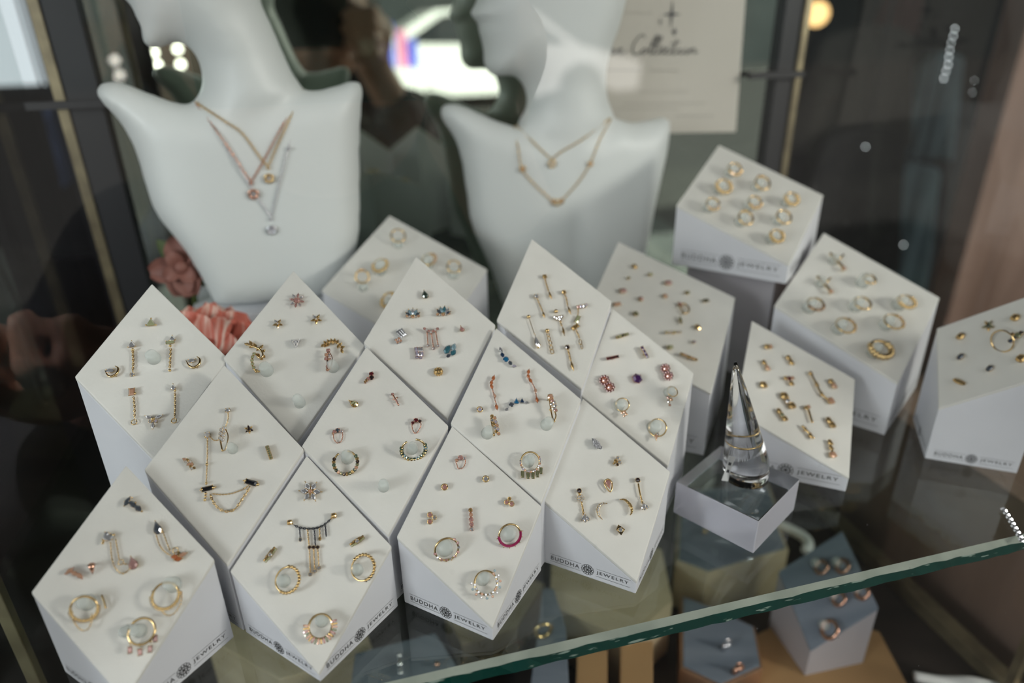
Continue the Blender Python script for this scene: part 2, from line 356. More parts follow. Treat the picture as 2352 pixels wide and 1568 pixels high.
class Piece:
    """one piece of jewelry lying on a block face; coordinates are read off the face"""
    def __init__(s, key, name, label, cat='earring', metal='gold', group=None, h=.0016):
        s.B = BLK[key]; s.name = name; s.label = label; s.cat = cat; s.metal = metal; s.group = group; s.h = h
        s.set = MB(); s.ch = MB(); s.ch2 = MB(); s.gems = []; s.c0 = None
    def P(s, x, y, h=None):
        B = s.B; h = s.h if h is None else h; p = on_plane(x, y, B.p + B.n * h, B.n)
        if s.c0 is None: s.c0 = p
        return p
    def px(s, x, y):   # metres per picture unit at this place
        a = s.P(x, y); return (a - CAM).dot(FW) / FPX
    def gem(s, x, y, w, l=None, col='clear', kind='round', to=None, h=None, dome=False, setting=True, shank=True):
        B = s.B; c = s.P(x, y, h); k = s.px(x, y); l = l or w
        ay = B.y
        if to: ay = (s.P(*to, h) - c); ay = (ay - B.n * ay.dot(B.n)).normalized()
        ax = ay.cross(B.n).normalized()
        w *= 1.1; l *= 1.1; g = MB(); gem_geo(g, c + B.n * .0003, ax, ay, B.n, w * k, l * k, kind, dome); s.gems.append((g, col, c))
        if setting:
            o = outline(kind); f = 1.10; kk = min(w, l) * k
            s.set.prism([c + ax * (x_ * w * k * .8) + ay * (y_ * l * k * .8) - B.n * kk * .55 for x_, y_ in o], [c + ax * (x_ * (w * k + .00012)) + ay * (y_ * (l * k + .00012)) + B.n * .00022 for x_, y_ in o])
            ends = {'marq': [(0, 1), (0, -1)], 'pear': [(0, 1), (.75, -.7), (-.75, -.7)], 'tri': [(0, 1), (.9, -.7), (-.9, -.7)], 'bag': [(1, 1), (-1, 1), (1, -1), (-1, -1)], 'hex': [(.86, .5), (-.86, .5), (0, -1)]}.get(kind, [(.72, .72), (-.72, .72), (.72, -.72), (-.72, -.72)])
            for x_, y_ in ends: s.set.ball(c + ax * (x_ * w * k) + ay * (y_ * l * k) + B.n * .00035, min(.00028, kk * .3), 6, 4)
        if shank: s.set.tube([c - B.n * ((c - B.p).dot(B.n) - .00002), c], .0004, 6)
        return s
    def bead(s, x, y, r, h=None, shank=False):
        c = s.P(x, y, h); s.set.ball(c, r * s.px(x, y), 10, 6)
        if shank: s.set.tube([c - s.B.n * ((c - s.B.p).dot(s.B.n) - .00002), c], .0004, 6)
        return s
    def chain(s, pts, w=1.6, h=.0009, dark=False, smooth=True):
        q = [s.P(x, y, h) for x, y in pts]; k = s.px(*pts[0])
        if smooth and len(q) > 2: q = spline(q)
        (s.ch2 if dark else s.ch).chain(q, w * k * 1.35, w * k * .46); return s
    def wire(s, pts, r, h=None, smooth=True, n=8):
        q = [s.P(x, y, h) for x, y in pts]; k = s.px(*pts[0])
        if smooth and len(q) > 2: q = spline(q)
        s.set.tube(q, r * k, n); return s
    def ring(s, x, y, r, t=.9, h=.0009):
        k = s.px(x, y); s.set.torus(s.P(x, y, h), s.B.x, s.B.y, r * k, t * k, 16, 6); return s
    def hoop(s, x, y, rx, ry=None, t=2.2, h=.0034, gap=None):
        """a hoop standing off the face round its peg; returns a placing function"""
        B = s.B; k = s.px(x, y); ry = ry or rx; c = s.P(x, y, h)
        R = max(rx, ry) * k; tilt = math.acos(min(1, ry / rx)) if ry <= rx else 0; turn = math.acos(min(1, rx / ry)) if rx < ry else 0
        ax = (B.x * math.cos(turn) + B.n * math.sin(turn)).normalized(); ay = (B.y * math.cos(tilt) + B.n * math.sin(tilt)).normalized()
        s.hc, s.hax, s.hay, s.hR, s.hk = c, ax, ay, R, k; s.haz = ax.cross(ay).normalized()
        a0, a1 = gap if gap else (0, 360)
        n = 40; pts = [c + ax * (R * math.cos(math.radians(a0 + (a1 - a0) * i / n))) + ay * (R * math.sin(math.radians(a0 + (a1 - a0) * i / n))) for i in range(n if not gap else n + 1)]
        s.set.tube(pts, t * k, 8, closed=not gap); return s
    def at(s, deg, f=1.0, dz=0): a = math.radians(deg); return s.hc + s.hax * (s.hR * f * math.cos(a)) + s.hay * (s.hR * f * math.sin(a)) + s.haz * dz
    def hgems(s, a0, a1, n, r, cols, f=1.0, kind='round', l=None, dome=False):
        for i in range(n):
            a = a0 + (a1 - a0) * i / max(1, n - 1); c = s.at(a, f); out = (c - s.hc).normalized(); g = MB()
            side = out.cross(s.B.n).normalized(); nn = s.B.n
            gem_geo(g, c + nn * (.0004), side, out, nn, r * s.hk, (l or r) * s.hk, kind, dome); s.gems.append((g, cols[i % len(cols)], c))
            s.set.ball(c, r * s.hk * .95, 8, 5)
        return s
    def hbeads(s, a0, a1, n, r, f=1.0):
        for i in range(n): s.set.ball(s.at(a0 + (a1 - a0) * i / max(1, n - 1), f), r * s.hk, 8, 5)
        return s
    def hspikes(s, a0, a1, n, r, f0=1.0, f1=1.3):
        for i in range(n):
            a = a0 + (a1 - a0) * i / max(1, n - 1); s.set.tube([s.at(a, f0), s.at(a, f1)], [r * s.hk, r * s.hk * .35], 6)
        return s
    def done(s):
        B = s.B; c = s.c0
        f = c - B.n * (c - B.p).dot(B.n)
        ms = {'gold': 'gold', 'rosegold': 'rosegold', 'silver': 'silver'}[s.metal]
        root = empty(s.name, f); tag(root, s.label, s.cat, s.group)
        if s.set.v: s.set.build('metal_setting', ms, root, smooth=True)
        if s.ch.v: s.ch.build('chain', ms, root, smooth=True)
        if s.ch2.v: s.ch2.build('dark_chain', 'blackchain', root, smooth=True)
        for g, col, c in s.gems: g.build('gemstone', 'gem_' + col, root)
        return root
def peg(key, x, y, r=12, L=.0065):
    B = BLK[key]; tip = on_plane(x, y, B.p + B.n * L, B.n); k = (tip - CAM).dot(FW) / FPX
    b = tip - B.n * L; rr = r * k
    MB().tube([b + B.n * .00002, b + B.n * L * .55, b + B.n * L * .86, b + B.n * L * .97, b + B.n * (L)], [rr * 1.12, rr, rr * .93, rr * .75, rr * .4], 20).build('peg', 'silicone', B.root, smooth=True)

# --- A
p = Piece('A', 'trillion_stud', 'lime green triangular stone stud, alone near the top corner of its block'); p.gem(346.5, 741, 9, 9, 'lime', 'tri'); p.bead(335, 746, 2); p.bead(358, 746, 2); p.bead(347, 731, 2); p.done()
def drop(key, label, top, pts, end=None, topgem=('clear', 'round', 6), ring=None, endgem=None, metal='gold', w=2.0, name='chain_drop'):
    p = Piece(key, name, label, metal=metal)
    p.gem(*top, topgem[2], topgem[2] * (1.4 if topgem[1] in ('marq', 'pear', 'bag') else 1), topgem[0], topgem[1])
    p.chain(pts, w)
    if end: p.bead(*end)
    if ring: p.ring(*ring)
    if endgem: p.gem(endgem[0], endgem[1], endgem[2], endgem[3] if len(endgem) > 5 else endgem[2], endgem[-2], endgem[-1], h=.0012)
    return p
p = drop('A', 'curb chain drop with a white triangle stone and a tiny crystal end', (303, 791), [(305, 805), (306, 830), (305, 853)], topgem=('clear', 'tri', 8), endgem=(304, 860, 4.5, 'clear', 'round'), w=2.6); p.bead(305, 803, 3.5); p.done()
p = drop('A', 'curb chain drop with two stacked stones, highest of the four drops', (396, 777), [(392, 800), (391, 825), (390, 844)], end=(390, 850, 3.6), topgem=('clear', 'tri', 6.5), w=2.6); p.gem(391, 786, 8, 3.5, 'lime', 'bag'); p.bead(391, 794, 3.2); p.done()
def moon(key, label, pts, gem, name='crescent_stud', r=2.3, n=9, col='white', metal='gold'):
    p = Piece(key, name, label, metal=metal); q = spline([Vector((x, y, 0)) for x, y in pts], 8); m = len(q)
    P3 = [p.P(a.x, a.y) for a in q]; k = p.px(*pts[0]); p.set.tube(P3, [k * (.6 + r * math.sin(PI * (i + .3) / m)) for i in range(m)], 8)
    p.set.tube([P3[m // 2] - p.B.n * .00158, P3[m // 2]], .0004, 6)
    if gem: p.gem(*gem[0], *gem[1])
    else:
        for i in range(n):
            a = q[int((i + .5) / n * (m - 1))]; s = math.sin(PI * (i + .5) / n); p.gem(a.x, a.y, .8 + r * .55 * s, None, col, h=.0022, setting=False, shank=False)
    return p.done()
moon('A', 'small gold crescent with white baguette stone, nearest the outer corner of its block', [(241, 850), (248, 862), (258, 864), (269, 856), (271, 845), (264, 840)], ((253, 851), (8.5, 5.5, 'clear', 'hex')))
moon('A', 'small gold crescent with white stone, beside the curb chain drop with stacked stones', [(427, 827), (434, 839), (445, 844), (457, 836), (459, 825), (452, 818)], ((440.5, 828), (7.5, 5, 'clear', 'hex')))
p = drop('A', 'chain drop with slanted baguette stone ending in an open ring', (303, 900), [(307, 911), (309, 935), (309, 960)], ring=(308, 969, 6, 1.2), topgem=('peach', 'bag', 5.5), w=2.4); p.bead(310, 903, 3); p.done()
p = drop('A', 'chain drop with pointed pear stone ending in an open ring', (398, 889), [(402, 902), (402, 932), (401, 958)], ring=(399.6, 966, 5.5, 1.2), topgem=('clear', 'pear', 5), w=2.4); p.bead(402, 897, 3); p.done()
p = Piece('A', 'triangle_cluster_stud', 'downward pointing triangle cluster of clear marquise stones')
for a in ((336, 956, 349, 960), (373, 953, 357, 960), (351, 984, 351, 969)): p.gem((a[0] + a[2]) / 2, (a[1] + a[3]) / 2, 4, 8.5, 'clear', 'marq', (a[0], a[1]))
p.gem(345, 967, 3, None, 'clear'); p.gem(358, 967, 3, None, 'lav'); p.bead(351, 962, 4); p.done()
peg('A', 345, 812, 14, .006)
# --- B
p = Piece('B', 'starburst_stud', 'pink centred starburst stud of clear marquise petals', metal='rosegold')
for i in range(8):
    a = 2 * PI * i / 8 + .2; p.gem(682 + 11.5 * math.cos(a), 690 + 11.5 * math.sin(a), 2.6, 5.2, 'clear' if i % 2 else 'pink', 'marq', (682 + 30 * math.cos(a), 690 + 30 * math.sin(a)), shank=False)
p.gem(682, 690, 6, None, 'pink', 'round'); p.done()
def star(key, label, x, y, r, cols=('amber',), name='star_stud', metal='gold', c='white', ph=.3, n=5, centre=2.6):
    p = Piece(key, name, label, metal=metal)
    for i in range(n):
        a = 2 * PI * i / n + ph; p.gem(x + r * .52 * math.cos(a), y + r * .52 * math.sin(a), r * .24, r * .5, cols[i % len(cols)], 'marq', (x + 3 * r * math.cos(a), y + 3 * r * math.sin(a)), shank=False)
    p.gem(x, y, centre, None, c, 'round'); return p.done()
star('B', 'plain gold star stud above the green leaf crescent hoop', 638, 743.5, 11, ('amber', 'amber', 'amber', 'clear', 'amber'))
star('B', 'gold star stud with one clear upper point', 726.5, 733, 12, ('amber', 'amber', 'amber', 'clear', 'amber'), ph=.3)
p = Piece('B', 'pave_pear_stud', 'tiny white pave stud in the middle of its block', metal='silver'); p.gem(680, 788, 9, 10, 'white', 'tri', (681, 820)); 
for a in ((676, 785), (684, 785), (680, 792)): p.gem(*a, 2.6, None, 'clear', h=.0024, shank=False, setting=False)
p.done()
def leaf(p, x0, y0, x1, y1, w, col='amber'): p.gem((x0 + x1) / 2, (y0 + y1) / 2, w, math.hypot(x1 - x0, y1 - y0) / 2, col, 'marq', (x1, y1), shank=False)
p = Piece('B', 'leaf_hoop', 'gold leaf spray curling into a small pave crescent hoop round its peg')
p.wire([(563, 790), (580, 795), (597, 802), (604, 815), (597, 822), (585, 812), (579, 826), (581, 843), (590, 853), (598, 852)], 2.0, .0028)
for a in ((563, 789, 573, 792), (573, 783, 580, 793), (574, 798, 582, 793), (583, 788, 590, 800), (590, 805, 598, 797), (597, 800, 604, 793), (602, 808, 609, 804), (603, 815, 609, 822), (597, 822, 604, 826), (590, 812, 597, 819)): leaf(p, *a, 3.4)
for a in ((584, 813), (580, 820), (579, 828), (580, 836), (583, 844)): p.gem(*a, 3.1, None, 'lime', h=.0036, shank=False)
p.bead(589, 852, 4.4, .003); p.bead(597, 800, 3, .002, True); p.done(); peg('B', 606, 840, 14)
p = Piece('B', 'leaf_crown_stud', 'curved gold leaf crown arching over a pink stone clicker')
p.wire([(740, 796), (750, 789), (765, 786), (777, 789), (785, 798), (786, 810)], 1.6)
for a in ((738, 796, 745, 790), (744, 784, 750, 790), (752, 780, 757, 788), (760, 778, 764, 788), (769, 778, 768, 788), (777, 781, 773, 790), (785, 788, 777, 794), (791, 796, 782, 799), (788, 811, 783, 802), (752, 795, 756, 788), (776, 800, 778, 791), (745, 797, 750, 791)): leaf(p, *a, 3.2)
p.bead(764, 787, 2, None, True); p.done()
p = Piece('B', 'vertical_clicker', 'narrow upright clicker set with pink and clear stones', metal='rosegold', h=.003)
p.wire([(754, 806), (752, 825), (752, 852)], 2.2)
for i, a in enumerate(((754, 805), (750, 815), (757, 816), (749, 824), (757, 826), (753, 833), (752, 842), (752, 849))): p.gem(*a, 4 - i * .2, None, ('pink', 'peach', 'clear')[i % 3], shank=False)
p.wire([(755, 806), (763, 822), (760, 842), (753, 852)], 1.0, .0045); p.done(); peg('B', 761, 833, 12)
peg('B', 681, 912, 12, .0085)
# --- C
p = Piece('C', 'chained_bar_earring', 'long gold chain linking a stone huggie to a black bar stud')
p.gem(523, 942, 5, None, 'clear'); p.chain([(524, 947), (524, 961), (520, 975), (516, 982)], 1.6)
p.wire([(513, 982), (508, 997), (507, 1015), (511, 1036)], 2.0, .0035); p.wire([(518, 984), (524, 1003), (518, 1030), (511, 1036)], 1.4, .0045)
for a in ((516, 983), (509, 987), (515, 991), (507, 996), (513, 1000), (506, 1006), (511, 1010)): p.gem(*a, 3.6, None, 'white', h=.005, shank=False)
p.chain([(503, 1010), (492, 1011), (482, 1002)], 1.5); p.gem(476.5, 998, 6, None, 'white'); p.bead(472, 1004, 2)
p.chain([(476.5, 1004), (476.5, 1040), (475.5, 1067), (474.5, 1090), (473.5, 1113)], 1.7); p.bead(475, 1066, 3.4); p.bead(474, 1109, 3)
p.gem(476.4, 1122, 4.6, 11, 'black', 'bag', (492, 1118)); p.bead(464, 1124, 3.6); p.bead(490, 1119, 3.6); p.bead(460, 1125, 1.8); p.bead(495, 1118, 2.2)
p.bead(472.5, 1133, 3.6); p.bead(472, 1140, 3.2); p.bead(470.5, 1147.5, 3.8)
p.gem(577, 1108, 4.8, 12, 'black', 'bag', (592, 1112)); p.bead(563, 1104, 3.2); p.bead(592, 1112, 4); p.bead(559, 1103, 1.6)
p.chain([(486.5, 1133), (507, 1135.5), (532, 1133), (556, 1124), (571, 1114)], 1.6)
p.chain([(483, 1136), (492, 1156), (507, 1170), (524, 1174.5), (541, 1167.5), (555, 1147), (567, 1130), (574, 1117)], 2.9, .0012); p.done()
peg('C', 527, 1023, 11, .006)
star('C', 'dark centred star stud beside the stone huggie', 572, 986, 9.5, ('dark', 'amber'), c='dark', n=6, centre=4)
p = Piece('C', 'pave_bar_stud', 'short slanted gold pave bar on the block with black bars'); p.wire([(613, 1024), (623, 1054)], 4.4, smooth=False)
for i in range(6): t = i / 5; p.gem(614.5 + 8 * t, 1027 + 24 * t, 2.8, None, 'olive', h=.0022, shank=i == 2)
p.done()
p = Piece('C', 'leaf_cluster_stud', 'slanted cluster of pale pink and gold leaves', metal='gold')
for i, a in enumerate(((420, 1053, 427, 1056), (424, 1060, 431, 1060), (429, 1053, 433, 1060), (430, 1068, 436, 1064), (437, 1057, 438, 1064), (437, 1074, 439, 1067), (443, 1064, 441, 1070), (440, 1079, 442, 1072), (449, 1076, 443, 1073), (436, 1062, 444, 1068))): leaf(p, *a, 3.2, ('peach', 'white', 'amber')[i % 3])
p.bead(434, 1063, 2, None, True); p.done()
# --- D
p = Piece('D', 'garnet_crescent_stud', 'small crescent of garnets tapering to gold, top of its block', metal='rosegold')
for a in ((853, 858.5, 4.4, 'garnet'), (853, 867, 5, 'dark'), (846, 869, 3.2, 'pink'), (842, 873, 2.6, 'amber'), (838.5, 877, 2.2, 'amber')): p.gem(a[0], a[1], a[2], None, a[3])
p.done()
p = Piece('D', 'pave_pear_stud', 'gold pave teardrop pointing away from the rose dagger'); p.gem(811, 926, 7.5, 11, 'amber', 'pear', (801, 919))
for a in ((811, 925), (815, 929), (808, 926), (813, 922), (817, 925)): p.gem(*a, 2.2, None, 'lime', h=.0024, setting=False, shank=False)
p.done()
p = Piece('D', 'dagger_stud', 'tiny rose gold dagger stud', metal='rosegold'); p.wire([(901.5, 905), (907, 915), (916, 931)], 2.0); p.wire([(902, 918), (914, 912)], 1.7, smooth=False); p.gem(901.5, 905, 2.6, None, 'pink'); p.gem(911, 921, 1.8, 8, 'rosequartz', 'marq', (916, 931)); p.done()
def loopstud(key, label, gems, loop, metal='rosegold'):
    p = Piece(key, 'chain_loop_stud', label, metal=metal)
    for g in gems: p.gem(g[0], g[1], g[2], None, g[3])
    p.chain(loop, 1.5); return p.done()
loopstud('D', 'three clear stones over a looped chain, above a green stone hoop', ((768, 991, 3.2, 'pink'), (775.5, 988, 4.4, 'slate'), (784, 990.5, 3.2, 'clear'), (765, 995, 2.2, 'peach')), [(765.5, 997), (767, 1008), (772, 1015), (778, 1017), (785, 1010), (787, 998), (785, 992)])
loopstud('D', 'three garnets over a looped chain', ((948, 971, 3.2, 'garnet'), (955.3, 965, 4.4, 'garnet'), (964, 967, 3.2, 'dark')), [(946, 973.5), (948, 987), (954, 995), (961, 989), (967, 976), (965, 970)])
p = Piece('D', 'stone_hoop', 'round gold hoop with green and amber stones, facing the viewer'); p.hoop(794, 1062, 26, 25, 2.4, gap=(-240, 75)); p.hgems(155, 385, 17, 4.4, ['dark', 'amber', 'moss', 'amber', 'dgreen', 'peach', 'olive'], f=1.02); p.done(); peg('D', 796, 1043, 14)
p = Piece('D', 'stone_hoop', 'tilted gold hoop seen as an oval with moss green stones'); p.hoop(950, 1032, 27, 18, 2.4, gap=(-240, 75)); p.hgems(165, 375, 15, 5, ['moss', 'olive', 'dgreen', 'sky', 'moss'], f=1.02); p.done(); peg('D', 947, 1023, 12)
peg('D', 880, 1108, 12, .009)
# --- E
p = Piece('E', 'pear_stud', 'single dark green pear stone stud'); p.gem(976, 676, 7, 10, 'dgreen', 'pear', (972, 660)); p.done()
def fan(key, label, x, y, s, cols, dx=0):
    p = Piece(key, 'lotus_fan_stud', label, metal='gold')
    for i, a in enumerate((155, 122, 90, 58, 25)):
        a = math.radians(a + dx); L = (13, 15, 16, 15, 13)[i] * s; x1, y1 = x + L * 1.1 * math.cos(a), y - L * math.sin(a)
        p.gem((x + x1) / 2 + 3 * math.cos(a), (y + y1) / 2, 3.7 * s, L * .46, cols[i % len(cols)], 'marq', (x1, y1), shank=i == 2)
    for i in range(5): p.gem(x - 12 * s + 6 * s * i, y + 3 * s - abs(i - 2) * 1.2 + dx * .06 * (i - 2), 2.2 * s, None, ('peach', 'clear')[i % 2], shank=False)
    return p.done()
fan('E', 'lotus fan stud of pale blue stones with a warm clear middle petal', 948, 725, 1.12, ('slate', 'sky', 'clear', 'sky', 'slate'))
fan('E', 'lotus fan stud with deeper blue middle petals', 1018, 720, 1.12, ('slate', 'sky', 'teal', 'clear', 'slate'), -10)
p = Piece('E', 'baguette_fan_stud', 'fan of three long baguettes above a pinkish trio', metal='silver')
for a in ((911, 760, 924, 776), (915, 757, 930, 773), (921, 755, 933, 770)): p.gem((a[0] + a[2]) / 2, (a[1] + a[3]) / 2, 2.3, 9, ('clear', 'slate', 'grey')[(a[0]) % 3], 'bag', (a[0], a[1]))
for a in ((910, 781), (916, 778), (920, 783), (913, 786)): p.gem(*a, 3.2, None, 'peach')
p.done()
p = Piece('E', 'chevron_drop_stud', 'pave chevron stud hung with three short chains', metal='rosegold'); p.wire([(975, 755), (990, 763), (1005, 755)], 2.0, smooth=False)
for i in range(7): t = (i - 3) / 3; p.gem(990 + 15 * t, 763 - 8 * abs(t), 2.6, None, 'white' if i % 2 else 'pink', h=.0021, shank=i == 3)
for a, b in (((981, 762), (983, 792)), ((991, 765), (996, 798)), ((1001, 761), (1006, 792))): p.chain([a, b], 1.7); p.gem(b[0], b[1] + 2, 2.8, None, 'clear', h=.001)
p.done()
p = Piece('E', 'pear_stud', 'tiny champagne pear stud near the block edge'); p.gem(1060.5, 755, 5.2, 7, 'pink', 'pear', (1056, 744)); p.done()
p = Piece('E', 'baguette_cluster_stud', 'square cluster of lavender baguettes', metal='rosegold')
for a in ((956, 803, 2.6, 5), (963, 803, 2.6, 5), (969, 803, 2.2, 5), (958, 813, 2.8, 4.6), (965, 814, 2.8, 4.6), (970, 813, 2, 4.6), (958, 821, 3, 2), (966, 822, 3, 2)): p.gem(a[0], a[1], a[2], a[3], ('lav', 'clear')[int(a[0]) % 2], 'bag', shank=False)
p.bead(963, 811, 2, None, True); p.done()
p = Piece('E', 'stone_cluster_stud', 'large cluster of three teal stones', metal='silver')
p.gem(1027, 803, 6.5, 11, 'teal', 'hex', (1034, 790)); p.gem(1042, 797, 6, 8.5, 'sky', 'marq', (1046, 785)); p.gem(1041, 810, 6, 8.5, 'teal', 'marq', (1047, 803)); p.gem(1030, 817, 4, 6, 'slate', 'marq', (1022, 822)); p.bead(1046, 792, 2.2); p.done()
p = Piece('E', 'cabochon_stud', 'round polished amber gold dome stud'); p.gem(1006.8, 853.5, 9, None, 'amber', 'round', dome=True)
for i in range(14): a = 2 * PI * i / 14; p.bead(1006.8 + 10 * math.cos(a), 853.5 + 9.6 * math.sin(a), 1.5)
p.done()
# --- F
p = Piece('F', 'marquise_climber_stud', 'climber of three smoky grey marquise stones')
for a in ((287, 1160, 298, 1143), (300, 1152, 311, 1164), (309, 1160, 325, 1174)): p.gem((a[0] + a[2]) / 2, (a[1] + a[3]) / 2, 6, 10.5, ('slate', 'clear', 'slate')[(a[0]) % 3], 'marq', (a[0], a[1]))
p.bead(287, 1151, 2.2); p.bead(303, 1143, 2.2); p.bead(326, 1174, 2.4); p.bead(311, 1154, 2.4); p.done()
p = Piece('F', 'chained_stud', 'clear baguette stud joined by two chains to a pink pear stone')
p.gem(250, 1234, 7.5, 10.5, 'clear', 'hex', (262, 1230)); p.gem(243, 1231, 4, 8, 'clear', 'bag', (240, 1240)); p.bead(236, 1247, 3); p.bead(238, 1242, 3); p.bead(261, 1228, 3.4)
p.chain([(253.7, 1245), (256, 1274), (261, 1296), (271, 1311), (284, 1317), (297, 1306)], 1.7); p.chain([(266, 1238), (270, 1262), (273.5, 1284)], 1.7); p.ring(277.5, 1290.5, 5.8, 1.1); p.chain([(283, 1294), (294, 1296)], 1.6)
p.gem(305, 1292, 10, 14, 'rosequartz', 'pear', (300, 1275)); p.done()
p = Piece('F', 'chained_stud', 'slate pear stud joined by two chains to orange marquise stones')
p.gem(361, 1211, 8.5, 14.5, 'slate', 'pear', (357, 1196)); p.bead(370, 1215, 3); p.bead(372, 1222, 2.6)
p.chain([(358.5, 1227), (366.5, 1251), (379, 1267), (393, 1275)], 1.7); p.chain([(373, 1217), (383, 1245), (391, 1265)], 1.7); p.ring(403, 1263, 6, 1.2)
p.gem(401, 1278, 7.5, 5, 'orange', 'marq', (401, 1288)); p.gem(410, 1284, 5, 8, 'orange', 'marq', (418, 1282)); p.gem(420, 1273, 5, 9, 'peach', 'marq', (428, 1270)); p.gem(411, 1272, 4, 6, 'amber', 'marq', (411, 1262)); p.done()
p = Piece('F', 'marquise_climber_stud', 'climber of three peach marquise stones at the block edge', metal='rosegold')
for a in ((154, 1315, 166, 1306), (164, 1312, 180, 1321), (176, 1316, 189, 1327)): p.gem((a[0] + a[2]) / 2, (a[1] + a[3]) / 2, 5, 9.5, 'peach', 'marq', (a[0], a[1]))
p.bead(153, 1318, 2); p.bead(188, 1329, 2); p.done()
p = Piece('F', 'cone_stud', 'tiny plain rose cone stud', metal='rosegold', h=.0008)
q = p.P(213, 1318); p.set.tube([p.P(210, 1297, .0045), q], [.0013, .0002], 8); p.set.tube([p.P(210, 1297, 0.00003), p.P(210, 1297, .0045)], .0004, 6); p.done()
p = Piece('F', 'ribbed_hoop', 'gold hoop with ribbed rim turned sideways and a chain below'); p.hoop(193, 1397, 28, 25, 2.6, .0045); p.hbeads(170, 365, 20, 3.5, 1.0); p.hspikes(185, 362, 30, 1.9, 1.05, 1.24)
p.chain([(166, 1404), (167, 1420), (178, 1439), (192, 1448), (204, 1442), (210, 1425), (211, 1408)], 1.7, .003); p.done(); peg('F', 187, 1381, 17)
p = Piece('F', 'curved_bar_stud', 'thin curved gold bar seen edge on', h=.0012); p.wire([(233, 1366), (239, 1380), (243, 1397)], 2.2); p.done()
p = Piece('F', 'ribbed_hoop', 'gold hoop with beaded ribbed rim and draped chain, facing the viewer'); p.hoop(380, 1367, 28, 28, 2.6, .0045); p.hbeads(165, 375, 21, 3.5, 1.0); p.hspikes(175, 365, 32, 1.9, 1.05, 1.24)
p.chain([(417, 1362), (417, 1377), (409, 1397), (396, 1411), (383, 1412), (371, 1403)], 1.7, .003); p.bead(350, 1358, 2.2, .0045); p.bead(417, 1360, 2.2, .0045); p.done(); peg('F', 387, 1339, 17)
p = Piece('F', 'baguette_dangle_hoop', 'plain gold hoop with four dangling plum baguettes'); p.hoop(325.4, 1449.5, 28, 28, 3, .0045, gap=(-205, 135))
for a in ((299, 1478, 299, 1492), (321, 1481, 322, 1497), (346, 1474, 345, 1490), (357, 1451, 357, 1466)): p.chain([(a[0], a[1] - 4), (a[0], a[1] + 3)], 2, .003); p.gem(a[2], a[3], 4, 6.5, 'rosequartz' if a[0] > 330 else 'pink', 'bag', (a[0], a[1]), h=.003, shank=False)
p.done(); peg('F', 308, 1447, 15); peg('F', 283, 1449, 13, .003)
# --- G
p = Piece('G', 'snowflake_stud', 'large clear crystal snowflake stud with dark centre', metal='gold')
for i in range(6):
    a = 2 * PI * i / 6 + .05; p.gem(713 + 13.5 * math.cos(a), 1128 + 12.5 * math.sin(a), 6, 9.5, 'clear', 'marq', (713 + 40 * math.cos(a), 1128 + 38 * math.sin(a)), shank=False)
    a += PI / 6; p.gem(713 + 7.5 * math.cos(a), 1128 + 7 * math.sin(a), 2.6, 4, 'amber', 'marq', (713 + 40 * math.cos(a), 1128 + 38 * math.sin(a)), shank=False)
    a -= PI / 6; p.wire([(713 + 20 * math.cos(a), 1128 + 19 * math.sin(a)), (713 + 28 * math.cos(a), 1128 + 26.5 * math.sin(a))], 1.0, smooth=False)
p.gem(713, 1128, 4, None, 'peach', h=.0026); p.done()
p = Piece('G', 'fringe_chain_earring', 'blackened chain fringe hung between two round amber studs')
p.gem(665.5, 1199.5, 5.2, None, 'amber', dome=True); p.gem(767, 1184, 5.6, None, 'amber', dome=True); p.bead(672, 1203, 2); p.bead(761, 1190, 2.2)
p.chain([(675, 1205), (688, 1211), (711, 1214), (731, 1211), (748, 1202), (760, 1191)], 2.3, .001, dark=True)
for a, b, dk, e in (((688, 1212), (690, 1236), 1, 'slate'), ((706.5, 1215), (710, 1252), 0, None), ((722, 1215), (724.5, 1252), 1, None), ((734, 1212), (735, 1234), 0, 'amber'), ((747, 1206), (749.5, 1231), 1, None)):
    p.chain([a, b], 2.1, .001, dark=bool(dk))
    if e: p.gem(b[0], b[1] + 3, 2.8, 3.8, e, 'round', h=.001, shank=False)
for a in (711, 720.5, 730): p.gem(a, 1256.5, 3.4, None, 'dark', h=.0012)
for a, b in (((711, 1261), (713, 1315)), ((720.6, 1261), (723, 1308)), ((730, 1261), (732.5, 1300))): p.chain([a, b], 1.8); p.gem(b[0], b[1] + 3.5, 3.6, None, 'grey', h=.0012)
p.done()
def bagstud(label, pts, key='G'):
    p = Piece(key, 'baguette_spray_stud', label); (x0, y0), (x1, y1) = pts
    dx, dy = x1 - x0, y1 - y0; L = math.hypot(dx, dy); nx, ny = -dy / L, dx / L; cx, cy = (x0 + x1) / 2, (y0 + y1) / 2
    for t, o in ((-.24, -2.6), (-.24, 2.4), (.24, -2.4), (.24, 2.6), (0, -3.8), (0, 3.6)): p.gem(cx + dx * t + nx * o, cy + dy * t + ny * o, 1.7, L * .25, 'amber' if o < 0 else 'lime', 'bag', (x1 + nx * o, y1 + ny * o), shank=False)
    p.gem(cx, cy, 4, None, 'clear', h=.0024); return p.done()
bagstud('steep gold baguette spray stud with clear middle stone', ((609, 1288), (632, 1259))); bagstud('flatter gold baguette spray stud above a twisted hoop', ((806, 1252), (835, 1233)))
p = Piece('G', 'twisted_hoop', 'twisted gold hoop nearer the steep baguette stud'); p.hoop(660, 1331, 27, 28, 2.2); p.hbeads(-125, 80, 15, 4.4, 1.02); p.done(); peg('G', 646, 1331, 14)
p = Piece('G', 'twisted_hoop', 'twisted gold hoop below the flatter baguette stud'); p.hoop(833.5, 1303.5, 26, 28, 2.2); p.hbeads(-80, 130, 15, 4.4, 1.02); p.done(); peg('G', 818, 1305, 13)
